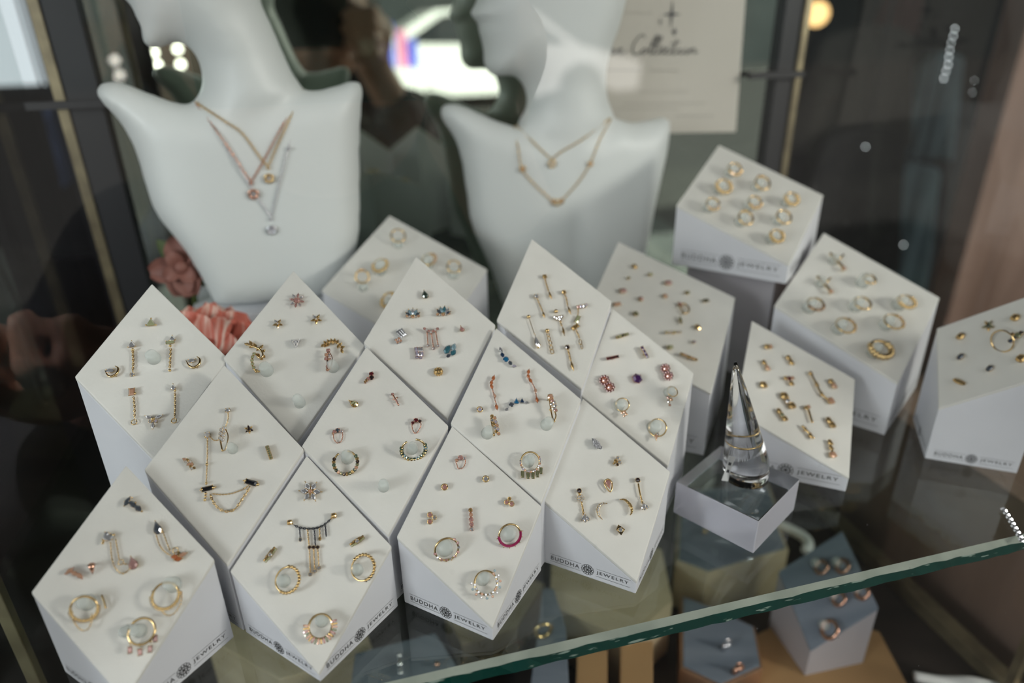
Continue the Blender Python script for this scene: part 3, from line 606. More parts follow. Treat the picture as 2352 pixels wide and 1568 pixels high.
p = Piece('G', 'baguette_fringe_hoop', 'gold hoop fringed with spiky baguettes at its lowest corner block'); p.label = 'gold hoop fringed below with spiky champagne baguettes'; p.hoop(736, 1438, 26, 26, 2.8, .004); p.hgems(168, 372, 19, 2.4, ['peach', 'amber', 'pink', 'olive'], f=1.2, kind='bag', l=7); p.done(); peg('G', 735, 1424, 14)
# --- H
p = Piece('H', 'chain_loop_stud', 'pink stone stud over a wavy chain loop, top of its block', metal='rosegold')
for a in ((1057.5, 1051, 5, 'pink'), (1049, 1057, 3.2, 'peach'), (1066.5, 1052, 3.4, 'clear')): p.gem(a[0], a[1], a[2], None, a[3])
p.chain([(1047, 1060), (1050, 1068), (1052, 1075), (1060, 1076), (1066, 1070), (1069, 1062), (1069, 1054)], 1.6); p.done()
def bezel(key, label, x, y, r, col='pink', metal='gold'):
    p = Piece(key, 'bezel_stud', label, metal=metal); p.gem(x, y, r * .68, None, col); k = p.px(x, y); p.set.torus(p.P(x, y, .0019), p.B.x, p.B.y, r * k * .85, r * k * .2, 18, 6); return p.done()
bezel('H', 'round bezel stud with pinkish stone, further from the wavy loop stud\'s upper edge', 1021, 1118, 8, 'pink'); bezel('H', 'round bezel stud with clear gold rimmed stone', 1115.7, 1099.5, 8, 'clear')
def trio(key, label, L, metal='gold'):
    p = Piece(key, 'trio_cluster_stud', label, metal=metal)
    for a in L: p.gem(a[0], a[1], a[2], None, a[3]); k = p.px(a[0], a[1]); p.set.torus(p.P(a[0], a[1], .0019), p.B.x, p.B.y, a[2] * k * 1.15, a[2] * k * .22, 14, 6)
    return p.done()
trio('H', 'trio of two pink bezels and a gold one, near the ruby spiked hoop', ((1163.5, 1153, 4.6, 'pink'), (1175, 1157, 5, 'pink'), (1170, 1145, 3.4, 'amber')))
trio('H', 'trio of two pink bezels and a grey one, above the beaded hoop', ((987.5, 1182, 5, 'pink'), (987.5, 1197.5, 5, 'pink'), (998, 1188.5, 4, 'grey')))
p = Piece('H', 'stone_bar_stud', 'upright bar of five small pink stones', metal='rosegold')
for a in ((1080.5, 1171.5, 'amber', 4), (1081.5, 1182, 'peach', 3.6), (1082, 1193, 'pink', 4.4), (1083, 1204, 'pink', 4.2), (1083.5, 1214.5, 'clear', 4)): p.gem(a[0], a[1], a[3], None, a[2])
p.wire([(1080.5, 1166), (1084, 1219)], 2, .0012, smooth=False); p.done()
p = Piece('H', 'beaded_hoop', 'gold hoop with spaced pink stones round its lower rim'); p.hoop(1026, 1261, 27, 22, 2.4); p.hgems(-170, 45, 10, 3.8, ['pink', 'clear', 'rosequartz'], f=1.03); p.done(); peg('H', 1024, 1254, 18)
p = Piece('H', 'spiked_hoop', 'gold hoop with ruby lower rim and small gold spikes'); p.hoop(1170.8, 1228, 25, 22, 2.4); p.hspikes(185, 365, 8, 2.0, 1.05, 1.3)
k = MB(); k.tube([p.at(175 + i * 195 / 30, 1.03, .0001) for i in range(31)], 3.4 * p.hk, 8); p.gems.append((k, 'ruby', p.hc)); p.done(); peg('H', 1172, 1222, 16)
p = Piece('H', 'diamond_hoop', 'gold hoop with a double outer row of clear diamonds'); p.hoop(1116, 1338, 26, 26, 2.4); p.hgems(178, 395, 12, 3.4, ['clear', 'grey', 'clear', 'peach'], f=1.0); p.hgems(170, 400, 11, 3.0, ['clear', 'sky', 'peach'], f=1.28); p.done(); peg('H', 1113, 1325, 15)
# --- I
p = Piece('I', 'pave_marquise_stud', 'clear pave marquise stud near the top corner', metal='silver'); p.gem(1370, 1019, 8, 15, 'grey', 'marq', (1357, 1003))
for a in ((1364, 1013), (1370, 1014), (1375, 1019), (1369, 1021), (1375, 1026), (1365, 1019), (1380, 1027), (1371, 1027)): p.gem(*a, 2.6, None, 'clear', h=.0025, shank=False)
p.done()
p = Piece('I', 'cluster_stud', 'small gold cluster stud of clear stones above the pear halo')
for a in ((1419, 1051, 3.4, 'clear'), (1414, 1059, 3.8, 'amber'), (1423, 1061, 3.8, 'clear'), (1418, 1067, 2.6, 'dark'), (1411, 1063, 2, 'amber')): p.gem(a[0], a[1], a[2], None, a[3])
p.done()
p = Piece('I', 'pear_halo_stud', 'pear shaped stone with gold halo above the moons'); p.gem(1397, 1111, 6.5, 10, 'pink', 'pear', (1402, 1130)); q = [(1390, 1103), (1397, 1100), (1405, 1107), (1406, 1117), (1402, 1129), (1392, 1119), (1388, 1109), (1390, 1103)]; p.wire(q, 1.7, .002); p.done()
p = Piece('I', 'flower_drop_earring', 'gold drop from a dark bead ending in three clear petals, with a flower link'); p.gem(1330, 1127, 5, None, 'dark', 'round', dome=True); p.bead(1331, 1134, 3)
for i in range(5): a = 2 * PI * i / 5; p.gem(1333.7 + 5.5 * math.cos(a), 1144 + 5 * math.sin(a), 3, None, 'white', h=.0016, shank=False)
p.chain([(1335, 1149), (1338, 1165), (1340, 1182)], 2.4)
for a in ((1335, 1192), (1345, 1197), (1355, 1191), (1341, 1185)): p.gem((a[0] + 1342) / 2, (a[1] + 1186) / 2, 3.4, 7, 'clear', 'pear', (1342, 1178), shank=False)
p.done()
moon('I', 'thin pave crescent opening toward its twin, beside the flower drop', [(1396, 1156), (1385, 1156), (1376, 1163), (1373.5, 1174), (1377, 1185), (1384, 1193)], None, 'pave_crescent_stud', 3.2, 11, 'white')
moon('I', 'thin pave crescent opening down, beside the plain bar drop', [(1423, 1147), (1434, 1147), (1444, 1155), (1450, 1165), (1451, 1176), (1447, 1183)], None, 'pave_crescent_stud', 3.2, 11, 'amber')
p = Piece('I', 'bar_drop_earring', 'gold bar drop from a dark bead ending in a stone cluster'); p.gem(1464.5, 1102.5, 5, None, 'dark', dome=True); p.wire([(1466, 1110), (1469, 1128), (1472, 1141)], 2.2, .0014); p.chain([(1472, 1141), (1475, 1155)], 2.4)
for a in ((1474, 1167), (1481, 1169), (1489, 1163), (1478, 1158)): p.gem((a[0] + 1478) / 2, (a[1] + 1160) / 2, 3.4, 6, 'clear', 'pear', (1477, 1154), shank=False)
p.done()
p = Piece('I', 'kite_stud', 'gold kite shaped stud with one square clear stone, lowest on its block'); q = [(1420, 1204), (1436, 1215), (1427, 1229), (1415, 1216)]
p.set.prism([p.P(*a, .0012) for a in q], [p.P(*a, .002) for a in q]); p.gem(1425, 1216.5, 4.6, None, 'clear', h=.0024); p.done()
# --- J
def arc(label, L, key='J', metal='silver'):
    p = Piece(key, 'blue_arc_stud', label, metal=metal)
    for a in L: p.gem(a[0], a[1], a[2], a[3], a[4], a[5], (a[6], a[7]))
    return p.done()
arc('slanting arc of navy and bright blue stones at the top of its block', ((1150.5, 804, 3.6, 7, 'grey', 'marq', 1147, 794), (1154, 815, 4.6, 6.5, 'navy', 'marq', 1150, 805), (1162, 825, 6, 6, 'blue', 'round', 1162, 810), (1172, 833.5, 4.6, 6, 'slate', 'marq', 1166, 826), (1181, 840.5, 3, 5, 'lav', 'marq', 1190, 842)))
arc('upturned arc of blue stones between two orange drops', ((1165, 939, 3.6, 6, 'clear', 'marq', 1159, 946), (1174.6, 929, 5, 5, 'slate', 'round', 1170, 930), (1186, 921.4, 6, 6.4, 'blue', 'tri', 1186, 905), (1199, 920, 4.6, 5, 'navy', 'tri', 1199, 905), (1210.5, 924, 2.8, 6, 'clear', 'marq', 1220, 926)))
def orangedrop(label, T, ch, mid, end):
    p = Piece('J', 'marquise_drop_earring', label, metal='rosegold')
    for a in T: leaf(p, *a, 3.8, 'orange')
    p.chain(ch, 1.7); p.gem(*mid, 3, 4.5, 'peach', 'marq', h=.0012); p.gem((end[0] + end[2]) / 2, (end[1] + end[3]) / 2, 3.6, 7, 'orange', 'marq', (end[2], end[3]), h=.0012); return p.done()
orangedrop('orange marquise drop leaning back, beside the bezel stud', ((1135, 862, 1131, 875), (1130, 873, 1127, 885), (1127, 881, 1131, 894)), [(1131, 893), (1134, 905), (1137, 918), (1140, 928)], (1136.6, 909), (1139, 927, 1142, 942))
orangedrop('longer orange marquise drop above the blue arc', ((1215, 848, 1212, 860), (1212, 858, 1215, 870), (1214, 868, 1222, 879)), [(1221, 878), (1227, 888), (1230, 900), (1232, 912)], (1230, 896), (1232, 910, 1234.5, 926))
bezel('J', 'round bezel stud with clear lavender stone beside a diamond huggie', 1102, 940, 7.2, 'lav')
p = Piece('J', 'diamond_huggie', 'huggie seen edge on with a wide row of clear stones', metal='gold', h=.003); p.wire([(1128, 960), (1131, 978), (1135, 1001)], 2.4, .0035)
for i, a in enumerate(((1130, 956), (1136, 960), (1131, 965), (1138, 969), (1134, 973), (1141, 977), (1137, 982), (1143, 986), (1140, 991), (1145, 996))): p.gem(*a, 3.5, None, ('amber', 'peach', 'clear', 'lav')[i % 4], h=.0055, shank=False)
p.done(); peg('J', 1124, 986, 13)
p = Piece('J', 'stone_huggie', 'open huggie with a pink stone cluster hanging from its peg', metal='gold', h=.003); p.gem(1264, 911, 6, None, 'peach', h=.005)
for a in ((1268, 920), (1273, 924), (1267, 928), (1275, 932), (1271, 938), (1276, 942)): p.gem(*a, 3.6, None, ('pink', 'clear')[int(a[0]) % 2], h=.005, shank=False)
p.wire([(1262, 914), (1264, 932), (1268, 955), (1272, 968)], 1.8, .0035); p.wire([(1274, 944), (1277, 955), (1273, 968)], 1.6, .004); p.bead(1264, 941, 3, .004); p.bead(1273, 967, 3, .004); p.done(); peg('J', 1262, 966, 13)
p = Piece('J', 'dangle_hoop', 'gold pave hoop with five dangling olive baguettes'); p.hoop(1217.8, 1060, 22, 21, 2.0); p.hgems(165, 375, 18, 2.6, ['clear', 'lav', 'peach'], f=1.06)
for x, y in ((1200, 1089), (1212.5, 1092), (1224, 1092), (1234, 1088.5), (1242, 1081)): p.gem(x, y, 3, 6.5, 'olive', 'bag', (x, y + 10), h=.0025, shank=False)
p.done(); peg('J', 1220, 1052, 13)
# --- K
def barstud(key, label, x0, y0, x1, y1, w, cols, n=5, metal='gold', group=None):
    p = Piece(key, 'stone_bar_stud', label, metal=metal, group=group); p.wire([(x0, y0), (x1, y1)], w, .0014, smooth=False)
    for i in range(n): t = (i + .5) / n; p.gem(x0 + (x1 - x0) * t, y0 + (y1 - y0) * t, w * .85, None, cols[i % len(cols)], 'bag' if len(cols) < 3 else 'round', (x1, y1), h=.0022, shank=i == n // 2)
    return p.done()
barstud('K', 'short gold bar with olive stones at the top of its block', 1416, 775, 1443, 766.5, 3.6, ['olive', 'lime', 'dgreen'])
barstud('K', 'short bar of purple stones above the amethyst stud', 1474, 797, 1487, 821, 3.6, ['purple', 'lav'], 6)
barstud('K', 'short bar of dark garnets', 1394, 824, 1420, 818.5, 3.2, ['garnet', 'dark'], 6, 'rosegold')
def ovals(label, cs, r):
    p = Piece('K', 'garnet_oval_stud', label, metal='rosegold')
    for cx, cy in cs:
        k = p.px(cx, cy); p.set.ball(p.P(cx, cy, .0012), (r * k * .9, r * k * .9, .0006), 12, 6, (p.B.x, p.B.y, p.B.n))
        for i in range(9): a = 2 * PI * i / 9; p.gem(cx + (r - 1) * math.cos(a), cy + (r - 1) * math.sin(a), 2.5, None, 'garnet', h=.0018, shank=False)
        p.gem(cx, cy, 4.4, None, 'pink', h=.0017)
    return p.done()
ovals('joined pair of garnet ringed ovals nearer the small cluster hoop', ((1388, 873), (1400, 889)), 10.5); ovals('compact garnet ringed oval above the pear drop hoop', ((1528, 846), (1535, 863)), 9.5)
p = Piece('K', 'amethyst_stud', 'single hexagonal purple amethyst stud', metal='rosegold'); p.gem(1463.7, 869, 11, None, 'purple', 'hex'); p.done()
p = Piece('K', 'small_hoop', 'small gold hoop with a stone cluster at its foot'); p.hoop(1429.6, 929, 13, 15, 1.4, .003)
for a in ((1434, 946, 3.2), (1428, 948, 2.6), (1438, 951, 2.6), (1433, 955, 2.4)): p.gem(a[0], a[1], a[2], None, 'peach', h=.003, shank=False)
p.done(); peg('K', 1429, 925, 12, .005)
p = Piece('K', 'small_hoop', 'smallest gold hoop with a pear shaped cluster drop'); p.hoop(1544.6, 899, 12, 12, 1.3, .003)
for a in ((1534, 913, 3, 'pink'), (1541, 917, 3.4, 'peach'), (1535, 922, 3.4, 'clear'), (1538, 930, 2.6, 'pink')): p.gem(a[0], a[1], a[2], None, a[3], h=.003, shank=False)
p.done(); peg('K', 1544, 894, 11, .005)
p = Piece('K', 'pear_hoop', 'plain gold hoop with a pear stone, lowest on the garnet block'); p.hoop(1510.5, 982, 16, 20, 1.7, .003); p.gem(1507, 1004, 4, 7, 'peach', 'pear', (1507, 1018), h=.003, shank=False); p.gem(1510, 997, 3, None, 'clear', h=.003, shank=False); p.done(); peg('K', 1510, 975, 15, .005)
# --- L
def bar_drop(label, pts, w=2.4, top=('amber', 4.5), mid=None):
    p = Piece('L', 'slim_chain_drop', label); p.gem(*pts[0], top[1], None, top[0]); p.chain(pts[:-1], w * .85); a, b = pts[-2], pts[-1]; p.gem((a[0] + b[0]) / 2, (a[1] + b[1]) / 2, w * 1.1, math.hypot(a[0] - b[0], a[1] - b[1]) / 2, 'amber', 'marq', b, h=.0012)
    if mid:
        for m in mid: p.gem(*m[:2], m[2], None, m[3], h=.0018, shank=False)
    return p.done()
bar_drop('slim twisted drop nearest the top corner of the chain block', [(1251, 635), (1254, 648), (1260, 668), (1267, 687)])
bar_drop('slim drop with a clear round stone at its head', [(1232, 680), (1240, 700), (1246, 714), (1251, 730)], top=('clear', 5))
bar_drop('slim twisted drop beside the lavender cluster drop', [(1295, 671), (1301, 686), (1304, 702), (1311, 722)])
p = Piece('L', 'teardrop_chain_drop', 'thin wire drop ending in a long clear teardrop'); p.bead(1214, 727, 4.6, None, True); p.wire([(1216, 732), (1222, 751), (1228, 768)], .9, .0012); p.gem(1233, 784, 6, 14, 'clear', 'pear', (1227, 762), h=.0014); p.bead(1236, 797, 3.5, .0014); p.done()
p = Piece('L', 'oval_link_drop', 'drop of open oval links'); p.bead(1257, 759, 5, None, True)
for i, (x, y) in enumerate(((1259, 768), (1261, 777), (1264, 787), (1266, 798), (1268, 807))): k = p.px(x, y); p.set.torus(p.P(x, y, .001), (p.P(x + 2.5, y + 10, .001) - p.P(x, y, .001)).normalized(), p.B.x, 5.6 * k, 1.1 * k, 14, 5, Ry=(2.6 + .4 * i) * k)
p.done()
p = Piece('L', 'bow_drop', 'drop with a clear bow shaped cluster near its head'); p.bead(1277, 714.5, 4.8, None, True)
for a in ((1275, 728), (1280, 731), (1285, 728), (1291, 727), (1287, 733)): p.gem(*a, 3.2, None, 'clear', h=.0016)
p.chain([(1286, 734), (1290, 748)], 2); p.gem(1294, 760, 2.4, 12, 'amber', 'marq', (1297, 773), h=.0012); p.done()
p = Piece('L', 'lavender_cluster_drop', 'drop with lavender clusters over a slanted gold baguette', metal='gold')
for a in ((1328, 705, 3.6, 'pink'), (1335, 704, 4, 'lav'), (1342, 703, 4, 'clear'), (1346, 700, 3, 'lav')): p.gem(*a[:3], None, a[3])
p.chain([(1328, 709), (1328, 722)], 1.6); p.gem(1326, 733, 3.6, 9, 'lime', 'bag', (1331, 722), h=.0014); p.done()
p = Piece('L', 'figaro_chain_drop', 'drop hanging from a crosswise gold baguette in open links'); p.gem(1321, 751, 4, 9, 'amber', 'bag', (1329, 745)); p.chain([(1323, 757), (1328, 768), (1331, 776)], 2.2)
for x, y, r in ((1333, 785, 3.4), (1336, 795, 2.2)): k = p.px(x, y); p.set.torus(p.P(x, y, .001), (p.P(x + 2, y + 10, .001) - p.P(x, y, .001)).normalized(), p.B.x, 6.5 * k, 1 * k, 14, 5, Ry=r * k)
p.done()
bar_drop('slim drop with a bright gold bar foot, lowest on the chain block', [(1303, 797), (1307, 812), (1311, 828), (1317, 851)], w=3, top=('dark', 4.8))
# --- M: scattered tiny studs
MS = [(1458, 611.5, 6, 8, 'amber', 'round', 'orange gold oval stud, topmost on its block'), (1494, 630, 6.5, 5, 'lime', 'round', 'pale gold stud next below the topmost one'), (1444, 638, 7, 4, 'olive', 'marq', 'faint olive gold sliver stud'),
      (1535, 649, 11, 8, 'rosequartz', 'round', 'large grey rose oval stud near the rear edge'), (1431, 667.5, 11, 8, 'rosequartz', 'round', 'large grey rose oval stud near the chain block'), (1472.5, 686, 7, 7, 'pink', 'hex', 'brownish hexagonal stud in the upper middle'),
      (1528, 679.5, 6.5, 7.5, 'peach', 'hex', 'brownish gold stud below the large rear oval'), (1579, 671.5, 7.5, 6, 'olive', 'hex', 'olive gold stud along the rear edge'), (1621.5, 690, 8, 5, 'dgreen', 'bag', 'gold and green stud at the rear corner'),
      (1417.5, 698.5, 10, 5.5, 'peach', 'bag', 'peach gold rectangular stud by the chain block'), (1460.5, 720, 7, 7.5, 'olive', 'round', 'dull gold round stud above the olive bar'), (1563, 735, 5, 14, 'olive', 'marq', 'long slanted marquise stud below the loop'),
      (1603, 751, 7, 9, 'amber', 'round', 'amber oval stud near the far side'), (1594.6, 785, 8, 4.5, 'lav', 'marq', 'small lavender marquise stud'), (1539, 797, 10, 7, 'lime', 'hex', 'chunky pale gold stud near the garnet block')]
for x, y, w, l, c, k, lab in MS:
    p = Piece('M', 'tiny_stud', lab, group='tiny studs on the scattered block'); p.gem(x, y, w * .8, l * .8, c, k, (x + 3, y + 14) if k == 'marq' and l > w else None); p.bead(x, y, 1.2, .0028); p.done()
barstud('M', 'horizontal gold bar stud with clear stones', 1528, 763, 1564, 762, 3, ['lime', 'clear', 'white'], 6, group='tiny studs on the scattered block')
barstud('M', 'slanted plain gold bar stud near the front', 1562, 811, 1602, 827, 3, ['amber', 'peach'], 5, group='tiny studs on the scattered block')
p = Piece('M', 'loop_stud', 'open gold loop stud with a dark stone'); p.wire([(1558, 698), (1572, 697), (1582, 707), (1580, 717), (1570, 719), (1564, 707), (1560, 700)], 1.9); p.gem(1562, 699, 5, 7, 'pink', 'marq', (1570, 706)); p.done()
# --- N: rings on pegs
def plainring(key, name, label, x, y, rx, ry, t, deco=None, px=0, py=-6, pr=11, L=.008, h=.006, metal='gold', cols=('peach',), group=None):
    p = Piece(key, name, label, 'ring', metal=metal, group=group, h=h); p.hoop(x, y, rx, ry, t, h)
    if deco == 'beads': p.hbeads(150, 390, 12, t * 1.9)
    if deco == 'gems': p.hgems(200, 340, 7, t * 1.6, list(cols))
    if deco == 'top': p.hgems(75, 105, 3, t * 1.6, list(cols))
    if deco == 'side': p.hgems(-50, 50, 5, t * 1.7, list(cols))
    p.done(); peg(key, x + px, y + py, pr, L)
GN = 'gold rings on the block between the busts'
plainring('N', 'finger_ring', 'thin plain gold ring nearest the rear corner', 914.5, 541, 16, 15, 2.0, None, 0, 12, 11, .004, group=GN)
plainring('N', 'finger_ring', 'gold ring with beaded lower rim', 873, 609, 16, 17, 2.2, 'beads', 0, -8, 13, .009, group=GN)
plainring('N', 'finger_ring', 'plain tilted gold ring near the bust pedestal', 832, 635, 15, 13, 2.2, 'top', 2, 16, 11, .004, group=GN)
plainring('N', 'finger_ring', 'gold ring with a cluster on one shoulder', 985, 596, 15, 16, 2.4, 'side', -4, -8, 12, .009, group=GN)
plainring('N', 'finger_ring', 'plain gold ring nearest the far corner', 1042.5, 612, 15, 14, 2.2, None, 0, 8, 12, .005, group=GN)
plainring('N', 'finger_ring', 'gold ring half hidden by the teal cluster block', 891, 688, 14, 18, 2.6, 'beads', 4, 0, 11, .006, group=GN)
# --- O, P
GO = 'gold hoops in three rows on the raised block'
rows = [[(1688.5, 385), (1751.5, 417), (1819, 453)], [(1663, 424), (1734.5, 461), (1801, 495)], [(1638, 465), (1713.5, 497), (1785, 538)]]
decs = [['gems', 'top', 'beads'], ['beads', 'gems', None], ['gems', 'top', 'beads']]; ccc = [['amber', 'peach', 'white'], ['peach', 'amber', 'grey'], ['white', 'lime', 'peach']]
for r, rn in enumerate(('rear', 'middle', 'front')):
    for c, cn in enumerate(('nearest the card', 'in the centre', 'furthest from the card')):
        x, y = rows[r][c]; plainring('O', 'small_gold_hoop', 'small gold hoop in the %s row of the raised block, %s' % (rn, cn), x, y + 3, 15 + (r + c) % 2 * 2, 14 + (r + c) % 2 * 2, 2.6, decs[r][c], -5, -8, 11, .008, cols=(ccc[r][c], 'peach'), group=GO)
GP = 'gold hoops and hooks on the large block without a riser'
PL = [(1998, 641, 'top', 'small hoop with crossing stones near the rear edge', 13), (2083, 692, 'beads', 'beaded hoop nearest the far corner', 18), (1982, 696, None, 'plain thin hoop in the middle of its block', 18), (2053.5, 738, 'side', 'hoop with bright shoulder, right below the corner hoop', 21), (1874, 698, 'gems', 'hoop with a reddish stone at its foot', 18), (1943, 747, 'side', 'wide hoop with a bright gold shoulder', 21), (2024, 801, 'beads', 'large chunky beaded hoop at the lowest corner', 23)]
for x, y, d, lab, r in PL: plainring('P', 'gold_hoop', lab, x, y, r, r, 2.6 if r < 22 else 4.2, d, -6, -10, 13, .009, cols=('garnet' if 'reddish' in lab else 'amber', 'peach'), group=GP)
for x0, y0, lab in ((1923, 597, 'small forked hook stud at the rear corner'), (1893.5, 650, 'small forked hook stud on the near edge')):
    p = Piece('P', 'hook_stud', lab, group=GP, h=.003); p.wire([(x0 - 16, y0 - 16), (x0 - 4, y0 - 2), (x0 + 8, y0 + 10), (x0 + 14, y0 + 18)], 3); p.wire([(x0 + 14, y0 - 12), (x0 + 2, y0)], 2.4, smooth=False); p.gem(x0 + 15, y0 + 19, 5, None, 'peach'); p.gem(x0, y0, 3.5, None, 'clear'); p.done(); peg('P', x0 - 2, y0 - 10, 10, .006)
# --- Q
def tiny(key, label, L, wire=None, group=None, name='tiny_stud', h=.0016):
    p = Piece(key, name, label, group=group, h=h)
    if wire: p.wire(wire[0], wire[1], smooth=len(wire[0]) > 2)
    for a in L: p.gem(a[0], a[1], a[2], a[3], a[4], 'round')
    return p.done()
GQ = 'small gold studs on the block behind the ring cone'
tiny('Q', 'wide gold stud nearest the top corner, two tones', [(1762, 796, 6, 6, 'amber'), (1769, 796, 5, 5, 'peach')], group=GQ)
tiny('Q', 'slanted two bead stud below the top corner stud', [(1755, 832, 4.5, 6, 'amber'), (1763, 845, 5, 7, 'peach')], ([(1753, 829), (1766, 850)], 2.5), GQ)
tiny('Q', 'slanted double bead stud on the far side of the top corner stud', [(1811, 821, 5, 6, 'amber'), (1818, 832, 5, 7, 'amber')], ([(1809, 817), (1821, 837)], 2.8), GQ)
tiny('Q', 'bright round stud nearest the ring cone', [(1754, 883.5, 8, 8, 'amber')], group=GQ)
tiny('Q', 'three stone stud with a dark red centre', [(1812, 869, 6, 5, 'garnet'), (1804, 868, 4, 4, 'amber'), (1818, 880, 5, 6, 'amber'), (1820, 868, 4, 4, 'peach')], group=GQ)
tiny('Q', 'long slanted gold bar hanging a round end stone', [(1862, 857, 4, 5, 'amber'), (1876, 882, 3.5, 6, 'amber'), (1888, 905, 3.5, 6, 'amber'), (1908.5, 920, 8, 8, 'peach')], ([(1861, 855), (1872, 875), (1884, 899), (1897, 914), (1906, 919)], 2.4), GQ)
tiny('Q', 'two tone stud above the round end stone of the long bar', [(1909, 876, 6, 6, 'amber'), (1916, 886, 6, 7, 'peach')], group=GQ)
tiny('Q', 'large pair of joined gold ovals', [(1802, 909, 9, 9, 'amber'), (1809, 921, 6, 6, 'clear'), (1819, 931, 9, 8, 'amber')], ([(1798, 905), (1823, 934)], 3), GQ)
tiny('Q', 'S shaped gold stud near the lower corner by the cone', [(1790, 944, 5, 7, 'amber'), (1796, 953, 5, 6, 'olive'), (1803, 961, 6, 6, 'amber')], ([(1788, 940), (1792, 950), (1799, 953), (1806, 963)], 2.4), GQ)
tiny('Q', 'narrow bar stud with a crosspiece', [(1852, 936, 5, 4, 'amber'), (1857, 934, 4, 4, 'peach')], ([(1851, 935), (1857, 942), (1862, 958), (1866, 970)], 2.6), GQ)
tiny('Q', 'chunky gold oval stud near the far edge', [(1905, 966, 6, 9, 'amber'), (1912, 975, 7, 8, 'amber')], group=GQ)
tiny('Q', 'plain slanted bar stud near the front edge', [(1850, 986, 3.5, 6, 'amber'), (1862, 1000, 4.5, 7, 'amber')], ([(1842, 977), (1855, 991), (1869, 1007)], 3), GQ)
tiny('Q', 'short chain drop with rounded end at the lowest corner', [(1907, 1016, 5, 7, 'amber'), (1909, 1028, 4.5, 6, 'amber'), (1913, 1044, 9, 7, 'peach')], ([(1906, 1011), (1909, 1028), (1915, 1046)], 2.4), GQ)
# --- R
GR = 'studs on the block cut by the edge of the photo'
for x, y, w, l, c, lab in ((2206, 772, 7, 9, 'amber', 'small oval gold stud below the dark star'), (2331.5, 729, 8, 9, 'amber', 'small oval gold stud by the rear edge'), (2206, 819, 6, 8, 'slate', 'gold stud with a slate tip'), (2273, 846, 6, 8, 'slate', 'gold stud with a small grey tip'), (2345, 823, 9, 10, 'amber', 'gold stud cut by the photo edge'), (2203, 877, 14, 5, 'amber', 'wide gold bar stud nearest the low corner')):
    tiny('R', lab, [(x, y, w, l, c)], group=GR, h=.0024)
star('R', 'dark gold star stud', 2270, 748, 13, ('olive', 'amber'), c='dgreen', centre=5)
p = Piece('R', 'charm_hoop', 'open gold hoop with dark charm cluster', h=.004); p.hoop(2302, 783, 25, 17, 1.9, .004)
for a in ((2322, 783, 5, 'navy'), (2330, 776, 5, 'dark'), (2338, 770, 7, 'olive'), (2345, 765, 5, 'dark'), (2326, 768, 4, 'amber')): p.gem(*a[:3], None, a[3], h=.005, shank=False)
p.done()

# ------------------------------------------------------------------ the case
case = empty('display_case', uvz((U_L + U_R) / 2, (V_GLASS + V_MIR) / 2, 0)); tag(case, 'glass display case with black corner posts and a tinted mirror back', 'display case')
AX = (UU, VV, Vector((0, 0, 1)))
ZT = 1.95
def post(u, v, hu, hv, m='blackmetal', z0=.02, z1=ZT): return MB().box(uvz(u, v, (z0 + z1) / 2), AX, (hu, hv, (z1 - z0) / 2)).build('corner_post', m, case, bevel=.001)
post(U_L + .020, V_MIR + .004, .011, .010); post(U_R + .001, V_MIR + .004, .009, .010)
post(U_L - .020, V_GLASS, .010, .006); post(U_R + .022, V_GLASS, .010, .006)
for u, v, w in ((U_L + .0055, V_MIR - .004, .0035), (U_R + .0125, V_MIR - .006, .003), (U_L - .003, .306, .0028), (U_R - .002, .221, .0028)):
    MB().box(uvz(u, v, (ZT + FL) / 2), AX, (w, w, (ZT - FL) / 2)).build('edge_strip', 'brass', case, bevel=.0006)
MB().box(uvz((U_L + .03 + U_R - .008) / 2, V_MIR + .004, (ZT + FL) / 2), AX, ((U_R - U_L - .038) / 2, .003, (ZT - FL) / 2 - .001)).build('mirror_back', 'mirror', case)
MB().add([uvz(U_L - .010, V_GLASS, FL), uvz(U_R + .012, V_GLASS, FL), uvz(U_R + .012, V_GLASS, ZT), uvz(U_L - .010, V_GLASS, ZT)], [(0, 1, 2, 3)]).build('front_pane', 'pane', case)
for u in (U_L - .014, U_R + .014): MB().add([uvz(u, V_GLASS + .004, FL), uvz(u, V_MIR - .006, FL), uvz(u, V_MIR - .006, ZT), uvz(u, V_GLASS + .004, ZT)], [(0, 1, 2, 3)]).build('side_pane', 'sidepane', case)
MB().box(uvz((U_L + U_R) / 2, (V_GLASS + V_MIR) / 2, (FL + .02) / 2), AX, ((U_R - U_L) / 2 + .012, (V_MIR - V_GLASS) / 2 - .004, (FL - .02) / 2)).build('cabinet_base', 'darkwood', case, bevel=.003)
MB().box(uvz((U_L + U_R) / 2, (V_GLASS + V_MIR) / 2, ZT + .01), AX, ((U_R - U_L) / 2 + .03, (V_MIR - V_GLASS) / 2 + .01, .01)).build('top_frame', 'blackmetal', case)
for u in (U_L - .01, U_R + .008): MB().box(uvz(u, (V_GLASS + V_MIR) / 2, FL + .006), AX, (.006, (V_MIR - V_GLASS) / 2 - .01, .006)).build('bottom_rail', 'brass', case, bevel=.001)
for u, s in ((U_L, 1), (U_R, -1)):
    for z in (SH - .0105, ZC - .045): MB().box(uvz(u + .012 * s, V_MIR - .012, z - .003), AX, (.026, .003, .0025)).build('shelf_bracket', 'blackmetal', case)
    MB().box(uvz(u + .006 * s, V_SHELF + .03, SH - .0135), AX, (.019, .003, .0025)).build('shelf_bracket', 'blackmetal', case)
